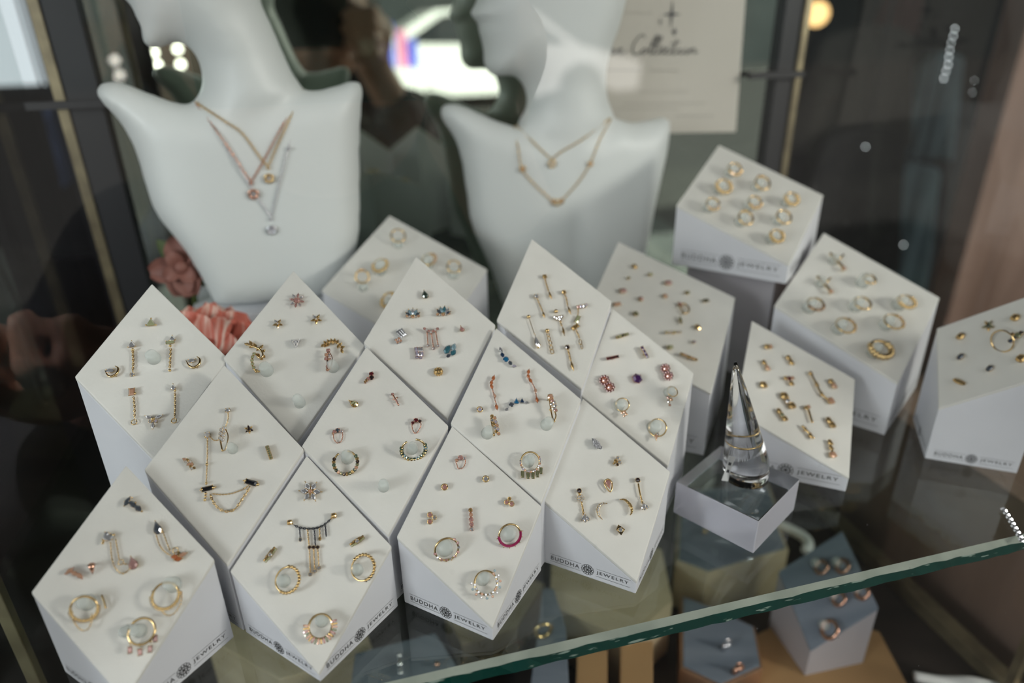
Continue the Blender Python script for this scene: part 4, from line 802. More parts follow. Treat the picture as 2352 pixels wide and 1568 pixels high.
# shelf: clear slab with a ground bevel and a chipped green edge
shelf = empty('glass_shelf', uvz((U_L + U_R) / 2, V_MIR, SH)); tag(shelf, 'thick clear glass shelf with a chipped dark green front edge', 'shelf')
T = .0072; su0, su1 = U_L + .002, U_R + .004; vb = V_MIR - .004
MB().add([uvz(su0, V_SHELF + .0035, SH), uvz(su1, V_SHELF + .0035, SH), uvz(su1, vb, SH), uvz(su0, vb, SH)], [(0, 1, 2, 3)]).build('shelf_surface', 'shelfglass', shelf)
MB().add([uvz(su0, V_SHELF + .0035, SH - T), uvz(su1, V_SHELF + .0035, SH - T), uvz(su1, vb, SH - T), uvz(su0, vb, SH - T)], [(0, 1, 2, 3)]).build('shelf_underside', 'shelfglass', shelf)
n = 90; rnd = random.Random(3)
top = [uvz(su0 + (su1 - su0) * i / n, V_SHELF + .0035, SH) for i in range(n + 1)]; mid = [uvz(su0 + (su1 - su0) * i / n, V_SHELF + rnd.uniform(-.0003, .0005), SH - .0012) for i in range(n + 1)]
bot = [uvz(su0 + (su1 - su0) * i / n, V_SHELF + .0004 + rnd.uniform(-.0004, .0004), SH - T) for i in range(n + 1)]
MB().add(top + mid, [(i, i + 1, n + 2 + i, n + 1 + i) for i in range(n)]).build('ground_bevel', 'glassbevel', shelf)
MB().add(mid + bot, [(i, i + 1, n + 2 + i, n + 1 + i) for i in range(n)]).build('green_edge', 'glassedge', shelf)

# ------------------------------------------------------------------ solid shapes from distance fields
def nets(F, lo, hi, h):
    """surface nets: F(x,y,z arrays) -> MB with quads of the zero level"""
    nx, ny, nz = [int(math.ceil((b - a) / h)) + 1 for a, b in zip(lo, hi)]
    X, Y, Z = np.meshgrid(lo[0] + h * np.arange(nx), lo[1] + h * np.arange(ny), lo[2] + h * np.arange(nz), indexing='ij')
    V = F(X, Y, Z); ins = V < 0
    cnt = np.zeros((nx - 1, ny - 1, nz - 1)); acc = np.zeros((nx - 1, ny - 1, nz - 1, 3))
    corners = [(i, j, k) for i in (0, 1) for j in (0, 1) for k in (0, 1)]
    sl = lambda c: (slice(c[0], nx - 1 + c[0]), slice(c[1], ny - 1 + c[1]), slice(c[2], nz - 1 + c[2]))
    for a in corners:
        for d in range(3):
            if a[d]: continue
            b = list(a); b[d] = 1; va, vb_ = V[sl(a)], V[sl(b)]; m = (va < 0) != (vb_ < 0)
            t = np.where(m, va / np.where(m, va - vb_, 1), 0)
            for e in range(3): acc[..., e] += np.where(m, a[e] + (t if e == d else 0), 0)
            cnt += m
    act = cnt > 0; idx = -np.ones(act.shape, int); idx[act] = np.arange(act.sum())
    ijk = np.argwhere(act); P = (ijk + acc[act] / cnt[act][:, None]) * h + np.array(lo)
    fs = []
    for d in range(3):
        a, b = (d + 1) % 3, (d + 2) % 3
        s0 = [slice(None)] * 3; s1 = [slice(None)] * 3; s0[d] = slice(0, -1); s1[d] = slice(1, None)
        e = np.argwhere(ins[tuple(s0)] != ins[tuple(s1)]); e = e[(e[:, a] > 0) & (e[:, b] > 0) & (e[:, a] < act.shape[a]) & (e[:, b] < act.shape[b])]
        q = []
        for da, db in ((0, 0), (-1, 0), (-1, -1), (0, -1)):
            c = e.copy(); c[:, a] += da; c[:, b] += db; q.append(idx[c[:, 0], c[:, 1], c[:, 2]])
        q = np.stack(q, 1); fs += [tuple(r) for r in q.tolist() if min(r) >= 0]
    return P, fs
def poly_sd(px, pz, poly):
    d = np.full(px.shape, 1e9); ins = np.zeros(px.shape, bool); n = len(poly)
    for i in range(n):
        ax_, az_ = poly[i]; bx, bz = poly[(i + 1) % n]; ex, ez = bx - ax_, bz - az_
        t = np.clip(((px - ax_) * ex + (pz - az_) * ez) / (ex * ex + ez * ez + 1e-18), 0, 1)
        d = np.minimum(d, np.hypot(px - ax_ - t * ex, pz - az_ - t * ez))
        c = ((az_ > pz) != (bz > pz)) & (px < (bx - ax_) * (pz - az_) / (bz - az_ + 1e-18) + ax_); ins ^= c
    return np.where(ins, -d, d)
def smin(a, b, k): h_ = np.clip(.5 + .5 * (b - a) / k, 0, 1); return b * (1 - h_) + a * h_ - k * h_ * (1 - h_)
def smooth_poly(pts, k=5):
    p = [Vector((x, y, 0)) for x, y in pts]; n = len(p); out = []
    for i in range(n):
        a, b, c, d = p[i - 1], p[i], p[(i + 1) % n], p[(i + 2) % n]
        for j in range(k):
            t = j / k; q = .5 * ((2 * b) + (c - a) * t + (2 * a - 5 * b + 4 * c - d) * t * t + (3 * b - a - 3 * c + d) * t ** 3); out.append((q.x, q.y))
    return out

# ------------------------------------------------------------------ busts
BUST1_T = [(228, 212), (233, 192), (262, 182), (300, 189), (345, 206), (400, 226), (450, 237), (520, 250), (610, 240), (690, 208), (735, 202), (780, 190), (815, 181), (831, 192), (832, 215), (826, 300), (825, 380), (825, 460), (822, 530), (806, 592), (775, 635), (742, 655), (690, 663), (620, 668), (550, 672), (503, 672), (492, 655), (468, 612), (438, 560), (400, 515), (368, 475), (345, 420), (332, 370), (315, 325), (285, 275), (245, 235)]
BUST1_H = [(297, 2), (311, 18), (317, 30), (313, 40), (324, 50), (331, 58), (330, 70), (334, 82), (332, 92), (338, 104), (352, 112), (372, 112), (395, 100), (418, 97), (438, 108), (455, 130), (465, 155), (467, 190), (458, 215), (446, 238), (480, 330), (560, 345), (640, 300), (697, 215), (672, 165), (648, 110), (622, 50), (602, 0), (610, -90), (640, -170), (610, -270), (520, -340), (410, -350), (330, -290), (298, -200), (303, -120), (296, -80), (276, -40), (268, -18), (284, -6)]
BUST2_T = [(1008, 262), (1012, 243), (1030, 235), (1055, 238), (1092, 254), (1132, 271), (1181, 287), (1240, 300), (1330, 292), (1394, 268), (1440, 277), (1480, 272), (1512, 266), (1530, 270), (1531, 285), (1523, 340), (1511, 385), (1500, 425), (1488, 470), (1478, 515), (1468, 560), (1452, 620), (1432, 680), (1400, 705), (1330, 716), (1250, 722), (1180, 724), (1158, 712), (1142, 680), (1130, 645), (1112, 594), (1086, 536), (1070, 480), (1064, 425), (1056, 372), (1044, 325), (1022, 288)]
BUST2_H = [(1094, 0), (1087, 12), (1076, 31), (1086, 46), (1098, 55), (1094, 66), (1098, 78), (1103, 90), (1103, 102), (1109, 116), (1108, 130), (1108, 147), (1118, 166), (1138, 176), (1160, 172), (1180, 176), (1198, 196), (1206, 222), (1203, 254), (1184, 288), (1220, 350), (1300, 390), (1360, 340), (1396, 268), (1386, 225), (1380, 180), (1388, 120), (1410, 50), (1425, -40), (1425, -130), (1380, -210), (1290, -250), (1190, -240), (1120, -190), (1090, -120), (1092, -60)]
def make_bust(torso, head, v0, label, zbot, crease):
    tr = lambda L: [(q.dot(UU), q.z) for q in (on_v(x, y, v0) for x, y in L)]
    T, H = smooth_poly(tr(torso), 3), smooth_poly(tr(head), 3)
    ts, hs = np.array(T), np.array(H)
    zc = ts[:, 1].mean(); uc = (ts[:, 0].min() + ts[:, 0].max()) / 2; htop = ts[:, 1].max()
    def F(u, v, z):
        sT = poly_sd(u[:, 0, :], z[:, 0, :], T)[:, None, :] * np.ones_like(u); sH = poly_sd(u[:, 0, :], z[:, 0, :], H)[:, None, :] * np.ones_like(u)
        # torso: a shell that bulges forward between the shoulders
        du = (u - uc); vc = v0 + 1.6 * du * du - .016 - .05 * np.clip((htop - z), 0, .1) + 0
        e = np.clip(-sT / .020, -1, 1); prof = np.sqrt(np.clip(1 - (1 - np.clip(e, 0, 1)) ** 2, 0, 1))
        ft = np.abs(v - vc) - .0165 * prof; ft = np.where(sT > 0, np.maximum(sT, ft), np.maximum(ft, sT))
        # sternum fold and collar hollow
        ft = ft + crease * .0025 * np.exp(-((u - uc - .006) / .009) ** 2) * np.clip((htop - z) / .1, 0, 1)
        wid = .028 + .012 * np.clip((z - htop - .01) / .06, 0, 1)
        R_ = .034; e = np.clip(-sH / R_, 0, 1); prof = np.sqrt(np.clip(1 - (1 - e) ** 2, 0, 1))
        fh = np.maximum(np.abs(v - (v0 - .006)) - wid * prof, sH)
        return smin(ft, fh, .010)
    allu = np.concatenate([ts[:, 0], hs[:, 0]]); allz = np.concatenate([ts[:, 1], hs[:, 1]])
    P, fs = nets(F, (allu.min() - .008, v0 - .062, allz.min() - .008), (allu.max() + .008, v0 + .062, allz.max() + .008), .0024)
    base = uvz(uc, v0, zbot); root = empty('jewelry_bust', base); tag(root, label, 'jewelry bust', 'white mannequin busts')
    mb = MB(); mb.add([uvz(a, b, c) for a, b, c in P], fs); o = mb.build('bust_body', 'bustwhite', root, smooth=True)
    md = o.modifiers.new('smooth', 'SMOOTH'); md.iterations = 12; md.factor = .6
    A = P
    def surf(px, py, lift=.0012):     # point on the front of the chest under a view ray
        d = ray(px, py); best = None
        for i in range(240):
            v = v0 - .06 + i * .0005; q = CAM + d * (v / d.dot(VV))
            g = lambda t: np.array([[[t]]])
            if F(g(q.dot(UU)), g(v), g(q.z))[0, 0, 0] < lift: return q
        return on_v(px, py, v0 - .015)
    return root, surf
b1, surf1 = make_bust(BUST1_T, BUST1_H, .49, 'white faceless bust wearing three layered necklaces with round halo pendants', ZC - .174, .6)
b2, surf2 = make_bust(BUST2_T, BUST2_H, .528, 'white faceless bust in front of the cream card, wearing two fine necklaces', SH, 1.0)
def necklace(surf, label, sides, pend, m, name='necklace', r=.00055, halo=None):
    root = None
    pts = [[surf(x, y) for x, y in s_] for s_ in sides]
    root = empty(name, pts[0][-1]); tag(root, label, 'necklace', 'fine necklaces on the busts')
    mb = MB()
    for q in pts: mb.chain(spline(q, 5) if len(q) > 2 else q, .0011, .00026)
    mb.build('chain', m, root, smooth=True)
    for x, y, R_, col in pend:
        c = surf(x, y, .0022); k = (c - CAM).dot(FW) / FPX; g = MB()
        ax, az = UU, Vector((0, 0, 1)); nn = -VV
        g.torus(c, ax, az, R_ * k * .8, R_ * k * .28, 18, 8); g.build('pendant_halo', m, root, smooth=True)
        g = MB(); gem_geo(g, c, ax, az, nn, R_ * k * .6, R_ * k * .6, 'round'); g.build('gemstone', 'gem_' + col, root)
    return root
necklace(surf1, 'shortest gold necklace with a gold round pendant', [[(447, 233), (485, 258), (520, 281), (556, 306), (594, 357), (614, 382)], [(695, 206), (664, 275), (632, 345), (616, 382)]], [(616, 386, 4, 'clear'), (618, 410, 11, 'clear')], 'gold')
necklace(surf1, 'middle necklace in rose gold with a pinkish round pendant', [[(447, 233), (500, 304), (535, 355), (560, 395), (577, 418)], [(694, 210), (645, 295), (607, 366), (577, 418)]], [(577, 421, 4, 'pink'), (582, 446, 12, 'clear')], 'rosegold')
necklace(surf1, 'longest silver necklace with a silver ring pendant', [[(449, 236), (527, 350), (589, 451), (621, 497)], [(692, 214), (662, 338), (640, 425), (623, 497)]], [(663, 341, 4, 'clear'), (622, 503, 4, 'grey'), (624, 528, 11, 'clear')], 'silver')
necklace(surf2, 'shorter gold necklace with one oval stone at the throat', [[(1185, 287), (1224, 326), (1250, 351), (1267, 366)], [(1400, 272), (1336, 321), (1290, 348), (1268, 366)]], [(1268, 376, 9, 'white')], 'gold')
necklace(surf2, 'longer gold necklace with three small stations', [[(1180, 290), (1190, 340), (1199, 388), (1228, 424), (1268, 461)], [(1404, 272), (1377, 322), (1355, 377), (1327, 420), (1290, 461)]], [(1200, 388, 7, 'peach'), (1356, 376, 6, 'peach'), (1272, 463, 6, 'peach'), (1280, 466, 7, 'clear'), (1289, 462, 6, 'peach')], 'gold')
# pedestal under the first bust
c = uvz(-.050, .485, (SH + ZC - .174) / 2); o = MB().box(c, AX, (.052, .034, .0289)).build('pedestal', 'lacquer', bevel=.0008, loc=c); tag(o, 'plain white pedestal carrying the bust with layered necklaces', 'pedestal')
# riser under the raised block
cc = Vector((sc((97, 273, 0))[0] / 1000, sc((97, 273, 0))[1] / 1000, 0)); yw = math.radians(10.8); rx, fx = R3(yw); d1 = (rx + fx).normalized(); d2 = (rx - fx).normalized()
zr = (SH + ZC - .157) / 2; noisy('greyriser', (.36, .34, .36), (.42, .40, .42), 8, .25)
o = MB().box(Vector((cc.x, cc.y, zr)), (d1, d2, Vector((0, 0, 1))), (.030, .030, (ZC - .157 - SH) / 2)).build('riser', 'greyriser', bevel=.0008, loc=Vector((cc.x, cc.y, zr))); tag(o, 'glossy grey riser box under the raised hoop block', 'riser')
# card on the mirror
def card():
    v = V_MIR - .003; P = lambda x, y, dv=0: on_v(x, y, v - dv)
    cs = [P(1690, 303), P(1340, 309), P(1330, -330), P(1738, -340)]
    root = empty('sign_card', (cs[0] + cs[1]) / 2); tag(root, 'cream card with a black four pointed star and script writing', 'card')
    MB().prism([q for q in cs], [q + VV * .0012 for q in cs]).build('card_board', 'cardpaper', root)
    mb = MB()
    def st(x, y, r, q=.16):
        c = P(x, y, .0006); k = (c - CAM).dot(FW) / FPX
        pts = [c + UU * (k * (r if i % 2 == 0 else r * q) * math.cos(PI * i / 4) * (.8 if i % 4 == 0 else 1)) + Vector((0, 0, k * (r if i % 2 == 0 else r * q) * math.sin(PI * i / 4))) for i in range(8)]
        mb.add(pts + [c], [(i, (i + 1) % 8, 8) for i in range(8)])
    st(1543, 33, 30); st(1549, 73, 10, .4); st(1517, 50, 9, .2)
    def pen(pts, w):
        q = spline([P(x, y, .0007) for x, y in pts], 5) if len(pts) > 2 else [P(x, y, .0007) for x, y in pts]
        k = (q[0] - CAM).dot(FW) / FPX; mb.tube(q, w * k, 5)
    pen([(1402, 118), (1408, 112), (1412, 118), (1404, 124), (1410, 125), (1420, 116), (1426, 110), (1428, 116), (1420, 122), (1430, 124), (1440, 118)], 1.1)      # e
    pen([(1481, 86), (1478, 80), (1468, 84), (1456, 102), (1453, 118), (1460, 126), (1474, 118), (1480, 112)], 1.2)                              # C
    pen([(1480, 112), (1474, 118), (1478, 124), (1486, 116), (1482, 110), (1490, 116), (1504, 96), (1512, 84), (1508, 82), (1496, 104), (1493, 124), (1502, 118), (1518, 92), (1520, 84), (1514, 88), (1504, 110), (1504, 124), (1514, 120), (1524, 110), (1520, 108), (1515, 118), (1520, 124), (1532, 114), (1536, 110), (1530, 112), (1528, 122), (1538, 122), (1550, 104), (1556, 90), (1548, 112), (1545, 124), (1556, 120), (1562, 110), (1560, 122), (1568, 122), (1576, 110), (1572, 118), (1578, 124), (1586, 112), (1584, 122), (1590, 112), (1596, 112), (1594, 122), (1604, 118)], 1.15)
    pen([(1540, 100), (1562, 96)], 1.0)
    zx = P(1370, 160, .0007)
    def word(w, x0, x1, y, h_):
        a, b = P(x0, y, .0007), P(x1, y, .0007); k = (a - CAM).dot(FW) / FPX; put_text(mb, w, a, (b - a).normalized(), Vector((0, 0, 1)), Vector(), (b - a).length, h_ * k)
    mb.build('card_print', 'ink', root)
    mb = MB(); globals()['_m'] = mb
    for x0, x1, y, w in ((1372, 1470, 163, 2.2), (1494, 1560, 163, 1.6), (1470, 1580, 211, .8), (1430, 1620, 238, 1.0), (1416, 1560, 250, .8), (1550, 1640, 267, 1.6), (1400, 1500, 30, .6)):
        a, b = P(x0, y, .0007), P(x1, y, .0007); k = (a - CAM).dot(FW) / FPX
        mb.add([a, b, b + Vector((0, 0, w * k * 1.6)), a + Vector((0, 0, w * k * 1.6))], [(0, 1, 2, 3)])
    mb.build('print_lines', 'greyprint', root)
mat('greyprint', (.42, .40, .36), .7)
card()

# ------------------------------------------------------------------ ring cone on its clear slab
sb = empty('acrylic_slab', Vector((.1125, .283, SH))); tag(sb, 'thick clear acrylic slab standing on the glass shelf', 'acrylic block')
hz = Vector((.1125, .283, 0)); q = [hz + Vector((x, y, 0)) * .0312 for x, y in ((0, 1), (-1, 0), (0, -1), (1, 0))]
MB().prism([a + Vector((0, 0, SH + .0001)) for a in q], [a + Vector((0, 0, SH + .0195)) for a in q]).build('slab_body', 'acrylic', sb, bevel=.0006)
_sl = bpy.data.objects['slab_body'].data; _sl.materials.append(MATS['refraction_tint'])
for _p in _sl.polygons:
    if abs(_p.normal.z) < .3: _p.material_index = 1  # pale lavender sides imitate white blocks refracted in the clear slab
zt = SH + .0197; bc = on_z(1712, 1092, zt); tp = None
tipv = (bc - Vector((0, 0, 0))).dot(VV) + .004; tp = on_v(1689, 832, tipv)
cone = empty('ring_cone', bc); tag(cone, 'leaning clear acrylic ring cone on a clear slab', 'ring cone')
mb = MB(); n = 12; pts = []; rs = []
for i in range(n + 1):
    t = i / n; pts.append(bc.lerp(tp, t) + Vector((0, 0, 0))); rs.append(.0112 * (1 - t) ** .9 + .0007)
pts = [bc, bc + Vector((0, 0, .0035))] + [p_ + Vector((0, 0, .005 * (1 - i / n))) for i, p_ in enumerate(pts)][1:]; rs = [.0112, .0112] + rs[1:]
mb.tube(pts, rs, 32); mb.build('cone_body', 'acrylic', cone, smooth=True)
t = .40; rc = bc.lerp(tp, t) + Vector((0, 0, .003)); axis = (tp - bc).normalized()
ro = empty('finger_ring', rc); tag(ro, 'thin gold ring threaded on the clear ring cone', 'ring')
b_, c_ = axis.orthogonal().normalized(), None; c_ = axis.cross(b_)
tl = (Vector((0, 0, 1)) * .85 + axis * .15).normalized(); b_ = UU; b_ = (b_ - tl * b_.dot(tl)).normalized(); c_ = tl.cross(b_)
mb = MB().torus(on_v(1705, 1010, rc.dot(VV)), b_, c_, .0078, .00055, 40, 8); mb.build('ring_band', 'gold', ro, smooth=True)
mb = MB()
for i in range(7): mb.ball(on_v(1705, 1010, rc.dot(VV)) + b_ * (.0082 * math.cos(-.3 - i * .14)) + c_ * (.0082 * math.sin(-.3 - i * .14)), .0006, 8, 5)
mb.build('bead_row', 'gold', ro, smooth=True)
# small price tag leaning on the cone
a = bc + UU * -.0122 + VV * -.001 + Vector((0, 0, .0)); tg = empty('price_tag', a); tag(tg, 'tiny white tag with dark squares beside the ring cone', 'tag')
tu = (UU * .2 + Vector((0, 0, 1))).normalized(); tw = (VV * -.5 + UU * .87).normalized()
MB().box(a + tu * .0075, (tw, tu, tw.cross(tu)), (.0016, .0075, .00012)).build('tag_card', 'label', tg)
mb = MB()
for dz in (.006, .0105): mb.box(a + tu * dz - (tw.cross(tu) if tw.cross(tu).y < 0 else -tw.cross(tu)) * -.00016, (tw, tu, tw.cross(tu)), (.0008, .0009, .00004))
mb.build('tag_print', 'ink', tg)

# ------------------------------------------------------------------ artificial flowers behind the block row
def flower(cx, cy, v, R_, label, nP=11, face=None, ph=0, pm='petal'):
    c = on_v(cx, cy, v); n_ = (face or (-VV * .6 + Vector((0, 0, .8)) + UU * .1)).normalized(); ax = n_.orthogonal().normalized(); ay = n_.cross(ax)
    root = empty('artificial_flower', Vector((c.x, c.y, SH))); tag(root, label, 'flower', 'artificial flowers'); rnd = random.Random(int(cx))
    for i in range(nP):
        a = 2 * PI * i / nP * 2.4 + ph; L = R_ * (1.0 if i < nP * .6 else .6); lift = .15 if i < nP * .6 else .6; w = L * .42
        d = ax * math.cos(a) + ay * math.sin(a); s_ = n_.cross(d); up = []; lo_ = []; nu, nw = 8, 6; vs = []
        for iu in range(nu + 1):
            tu_ = iu / nu
            for iw in range(nw + 1):
                tw_ = iw / nw * 2 - 1; ww = w * math.sin(PI * (.12 + .80 * tu_)) ** .7
                vs.append(c + d * (L * tu_) + s_ * (ww * tw_) + n_ * (L * (lift * math.sin(tu_ * 1.8) + .16 * (tw_ ** 2) - .2 * tu_ ** 3)))
        N = len(vs); vs2 = [q_ - n_ * .0007 for q_ in vs]; fs = []
        for iu in range(nu):
            for iw in range(nw):
                k = iu * (nw + 1) + iw; f = (k, k + 1, k + nw + 2, k + nw + 1); fs += [f, tuple(x + N for x in f[::-1])]
        MB().add(vs + vs2, fs).build('petal', pm, root, smooth=True)
    MB().ball(c + n_ * .003, .0045, 10, 6).build('flower_heart', pm, root, smooth=True)
    MB().tube([c - n_ * .002, c - n_ * .02 + Vector((0, 0, -.01)), Vector((c.x, c.y, SH + .001))], .0018, 8).build('stem', 'leafgreen', root, smooth=True)
    for i in range(6):
        a = 2 * PI * i / 6 + .5; d = (ax * math.cos(a) + ay * math.sin(a)); s_ = n_.cross(d); L = R_ * 1.15; vs = []
        for iu in range(7):
            t = iu / 6; ww = L * .24 * math.sin(PI * (.05 + .9 * t)); m_ = c - n_ * .008 + d * (L * t) - n_ * (.3 * L * t * t); vs += [m_ - s_ * ww, m_ + n_ * (-ww * .3), m_ + s_ * ww]
        fs = []
        for iu in range(6):
            for j in range(2): k = iu * 3 + j; fs.append((k, k + 1, k + 4, k + 3))
        MB().add(vs + [q_ - n_ * .0005 for q_ in vs], fs + [tuple(x + len(vs) for x in f[::-1]) for f in fs]).build('leaf', 'leafgreen', root, smooth=True)
flower(478, 800, .40, .030, 'peach artificial flower with pale streaks behind the crescent stud block', 13)
flower(418, 612, .47, .020, 'dusky artificial flower in the shade beside the bust pedestal', 9, (-VV + Vector((0, 0, .2))), .6, 'duskypetal')

# ------------------------------------------------------------------ lower level of the case
FZ = FL + .0003
lb = block('Z', (212.2, 352.3, -384.0), -33, .032, .0270, 'grey suede block with rose gold huggies below the shelf', 'grey suede displays on the bottom board', base=FZ, text=(0, 0), top='slatesuede', body='greyriser')
for x, y, lab in ((1886, 1302, 'rose gold huggie nearest the cable, below the shelf'), (1934, 1300, 'rose gold huggie just under the shelf edge band'), (1926, 1375, 'rose gold huggie in the middle of the grey suede block'), (1980, 1360, 'rose gold huggie nearest the far corner of the grey suede block'), (1905, 1445, 'largest rose gold huggie, lowest on the grey suede block')):
    r = 15 if y < 1440 else 20; p = Piece('Z', 'rose_huggie', lab, metal='rosegold', group='rose gold huggies below the shelf', h=.004); p.hoop(x, y, r * .8, r, 4.6, .004); p.done(); peg('Z', x - 12, y - 12, 11, .006)
def solid(name, label, cat, foot, z0, z1, m, group=None, parts=None, bevel=.0008, inset=.94):
    """upright block over a footprint, given by its base corners on the bottom board"""
    c = sum(foot, Vector()) / len(foot); root = empty(name, Vector((c.x, c.y, z0))); tag(root, label, cat, group)
    MB().prism([Vector((q_.x, q_.y, z0)) for q_ in foot], [Vector((q_.x, q_.y, z1)) for q_ in foot]).build('box_body', m, root, bevel=bevel)
    if parts: MB().prism([Vector((c.x + (q_.x - c.x) * inset, c.y + (q_.y - c.y) * inset, z1)) for q_ in foot], [Vector((c.x + (q_.x - c.x) * inset, c.y + (q_.y - c.y) * inset, z1 + .0015)) for q_ in foot]).build('suede_inset', parts, root, bevel=.0003)
    return root
def foot(pix, z): return [on_z(x, y, z) for x, y in pix]
def hexfoot(cx, cy, z, R_, rot): c = on_z(cx, cy, z); return [Vector((c.x + R_ * math.cos(rot + PI / 3 * i), c.y + R_ * math.sin(rot + PI / 3 * i), z)) for i in range(6)]
GL = 'wooden display risers on the bottom board'
solid('display_tray', 'pale wooden tray with grey suede top, seen through the clear slab', 'display tray', foot([(1552, 1290), (1625, 1318), (1812, 1262), (1760, 1130), (1560, 1150)], FL + .045), FZ, FL + .045, 'beech', GL, 'slatesuede')
solid('hexagon_tray', 'hexagonal tray with copper rim and slate top holding two studs', 'display tray', foot([(1563, 1366), (1563, 1535), (1655, 1580), (1752, 1535), (1735, 1440), (1640, 1395)], FL + .030), FZ, FL + .030, 'copper', GL, 'slatesuede', inset=.93) if mat('copper', (.55, .33, .20), .35, .8) else 0
solid('suede_plinth', 'blue grey suede plinth under the shelf holding a white barbell', 'display tray', foot([(815, 1500), (1000, 1452), (1068, 1560), (1060, 1660), (790, 1690)], FL + .060), FZ, FL + .060, 'slatesuede', GL)
solid('wooden_riser', 'pale wooden hexagonal riser below the corner of the moon block', 'riser', foot([(1262, 1388), (1445, 1470), (1545, 1380), (1520, 1260), (1270, 1210)], FL + .050), FZ, FL + .050, 'beech', GL)
solid('wooden_riser', 'pale wooden riser below the snowflake block', 'riser', foot([(470, 1460), (640, 1560), (860, 1500), (800, 1340), (560, 1330)], FL + .050), FZ, FL + .050, 'beech', GL)
solid('suede_wedge', 'narrow grey suede wedge with one gold hoop below the shelf', 'display tray', foot([(1236, 1440), (1246, 1350), (1272, 1350), (1300, 1440), (1310, 1640), (1210, 1640)], FL + .055), FZ, FL + .055, 'slatesuede', GL)
solid('kraft_box', 'large brown box top beside the grey suede block', 'box', foot([(1690, 1480), (1790, 1640), (2110, 1620), (2020, 1450), (1850, 1400)], FL + .012), FZ, FL + .012, 'kraft', 'brown boxes on the bottom board')
solid('kraft_box', 'brown box under the shelf edge beside the suede wedge', 'box', foot([(1325, 1500), (1395, 1490), (1395, 1640), (1320, 1650)], FL + .050), FZ, FL + .050, 'kraft', 'brown boxes on the bottom board')
solid('kraft_box', 'brown box between its twin and the copper rimmed tray', 'box', foot([(1425, 1475), (1500, 1470), (1500, 1640), (1425, 1650)], FL + .045), FZ, FL + .045, 'kraft', 'brown boxes on the bottom board')
solid('wooden_riser', 'pale wooden riser below the ruby hoop block', 'riser', foot([(1060, 1480), (1190, 1440), (1250, 1340), (1150, 1300), (1020, 1400)], FL + .030), FZ, FL + .030, 'beech', GL)
# pieces of jewelry on them
def small(name, label, cat, m, build, loc, group=None):
    mb = MB(); build(mb); o = mb.build(name, m, smooth=True, loc=loc); tag(o, label, cat, group); return o
zz = FL + .0615 + .0012; a, b = on_z(917, 1505, zz), on_z(920, 1545, zz)
small('barbell', 'white barbell on the blue grey plinth', 'barbell', 'silver', lambda mb: (mb.tube([a, b], .0010, 8), mb.ball(a, .0018), mb.ball(b, .0018), mb.ball(a.lerp(b, .5), .0022)), a)
a2 = on_z(1004, 1527, zz); small('ball_stud', 'tiny pink ball on the blue grey plinth at the shelf edge', 'stud', 'rosegold', lambda mb: mb.ball(a2 + Vector((0, 0, .0008)), .002), a2)
a3 = on_z(1247, 1462, FL + .0565); small('huggie', 'gold hoop standing on the narrow suede wedge', 'earring', 'gold', lambda mb: mb.torus(a3 + Vector((0, 0, .0055)), UU, Vector((0, 0, 1)), .0055, .0014, 24, 8), a3)
for x, y, m, lab in ((1674, 1476, 'silver', 'silver marquise stud on the copper rimmed tray'), (1700, 1530, 'rosegold', 'curved rose stud with a green spark on the copper rimmed tray')):
    q_ = on_z(x, y, FL + .0317 + .006); 
    def bb(mb, q_=q_, m=m): mb.ball(q_, (.0028, .0012, .0045), 12, 8, (UU, VV, (Vector((0, 0, 1)) + UU * -.4).normalized())); mb.tube([q_, Vector((q_.x - .004, q_.y, FL + .0317))], .002, 10)
    small('clip_stud', lab, 'earring', m, bb, q_, 'studs on the copper rimmed tray')
q_ = on_z(1618, 1222, FL + .048); small('ball_stud', 'tiny gold ball seen through the clear slab tray', 'stud', 'gold', lambda mb: mb.ball(q_ + Vector((0, 0, .0008)), .0022), q_)
pts = [on_z(x, y, FL + .030) for x, y in ((1790, 1205), (1820, 1218), (1845, 1232), (1857, 1248), (1852, 1264))]
small('white_cable', 'short curl of white cable below the shelf', 'cable', 'label', lambda mb: mb.tube(spline(pts), .0042, 10), pts[0])
pts2 = [on_z(x, y, FL + .004) for x, y in ((2100, 1553), (2160, 1563), (2230, 1565), (2300, 1580))]
small('white_cable', 'white cable lying along the bottom board at the corner', 'cable', 'label', lambda mb: mb.tube(spline(pts2), .0035, 10), pts2[0])
# crystal strand near the shelf corner
cs = MB(); pts = [on_z(x, y, SH + .0016) for x, y in ((2306, 1170), (2318, 1188), (2328, 1206), (2338, 1222), (2347, 1240))]
root = empty('crystal_strand', pts[0]); tag(root, 'short strand of sparkling crystal beads on the shelf corner', 'beads')
for q_ in resample(pts, .0034): g = MB(); gem_geo(g, q_, UU, VV, Vector((0, 0, 1)), .0017, .0017, 'round'); g.build('crystal_bead', 'gem_clear', root)

# ------------------------------------------------------------------ the shop round the case
def wallbox(name, u0, u1, v0, v1, z0, z1, m, kind='structure'):
    c = uvz((u0 + u1) / 2, (v0 + v1) / 2, (z0 + z1) / 2); o = MB().box(c, AX, ((u1 - u0) / 2, (v1 - v0) / 2, (z1 - z0) / 2)).build(name, m, loc=c)
    if kind: o['kind'] = kind
    return o
wallbox('floor', -3, 3.5, .02, 4.6, -.1, 0.0, 'darkwood'); wallbox('ceiling', -3, 3.5, -.02, 4.6, 2.75, 2.95, 'darkshop')
wallbox('wall_back', -3, 3.5, 4.5, 4.6, 0, 2.75, 'darkshop'); wallbox('wall_left', -3.0, -2.9, 0, 4.5, 0, 2.75, 'darkshop'); wallbox('wall_right', 3.4, 3.5, 0, 4.5, 0, 2.75, 'darkshop')
wallbox('added_shade_roof', -3, 3.5, -1.1, -.02, 2.75, 2.85, 'darkshop')  # unseen awning, added to block high sky light and keep it frontal
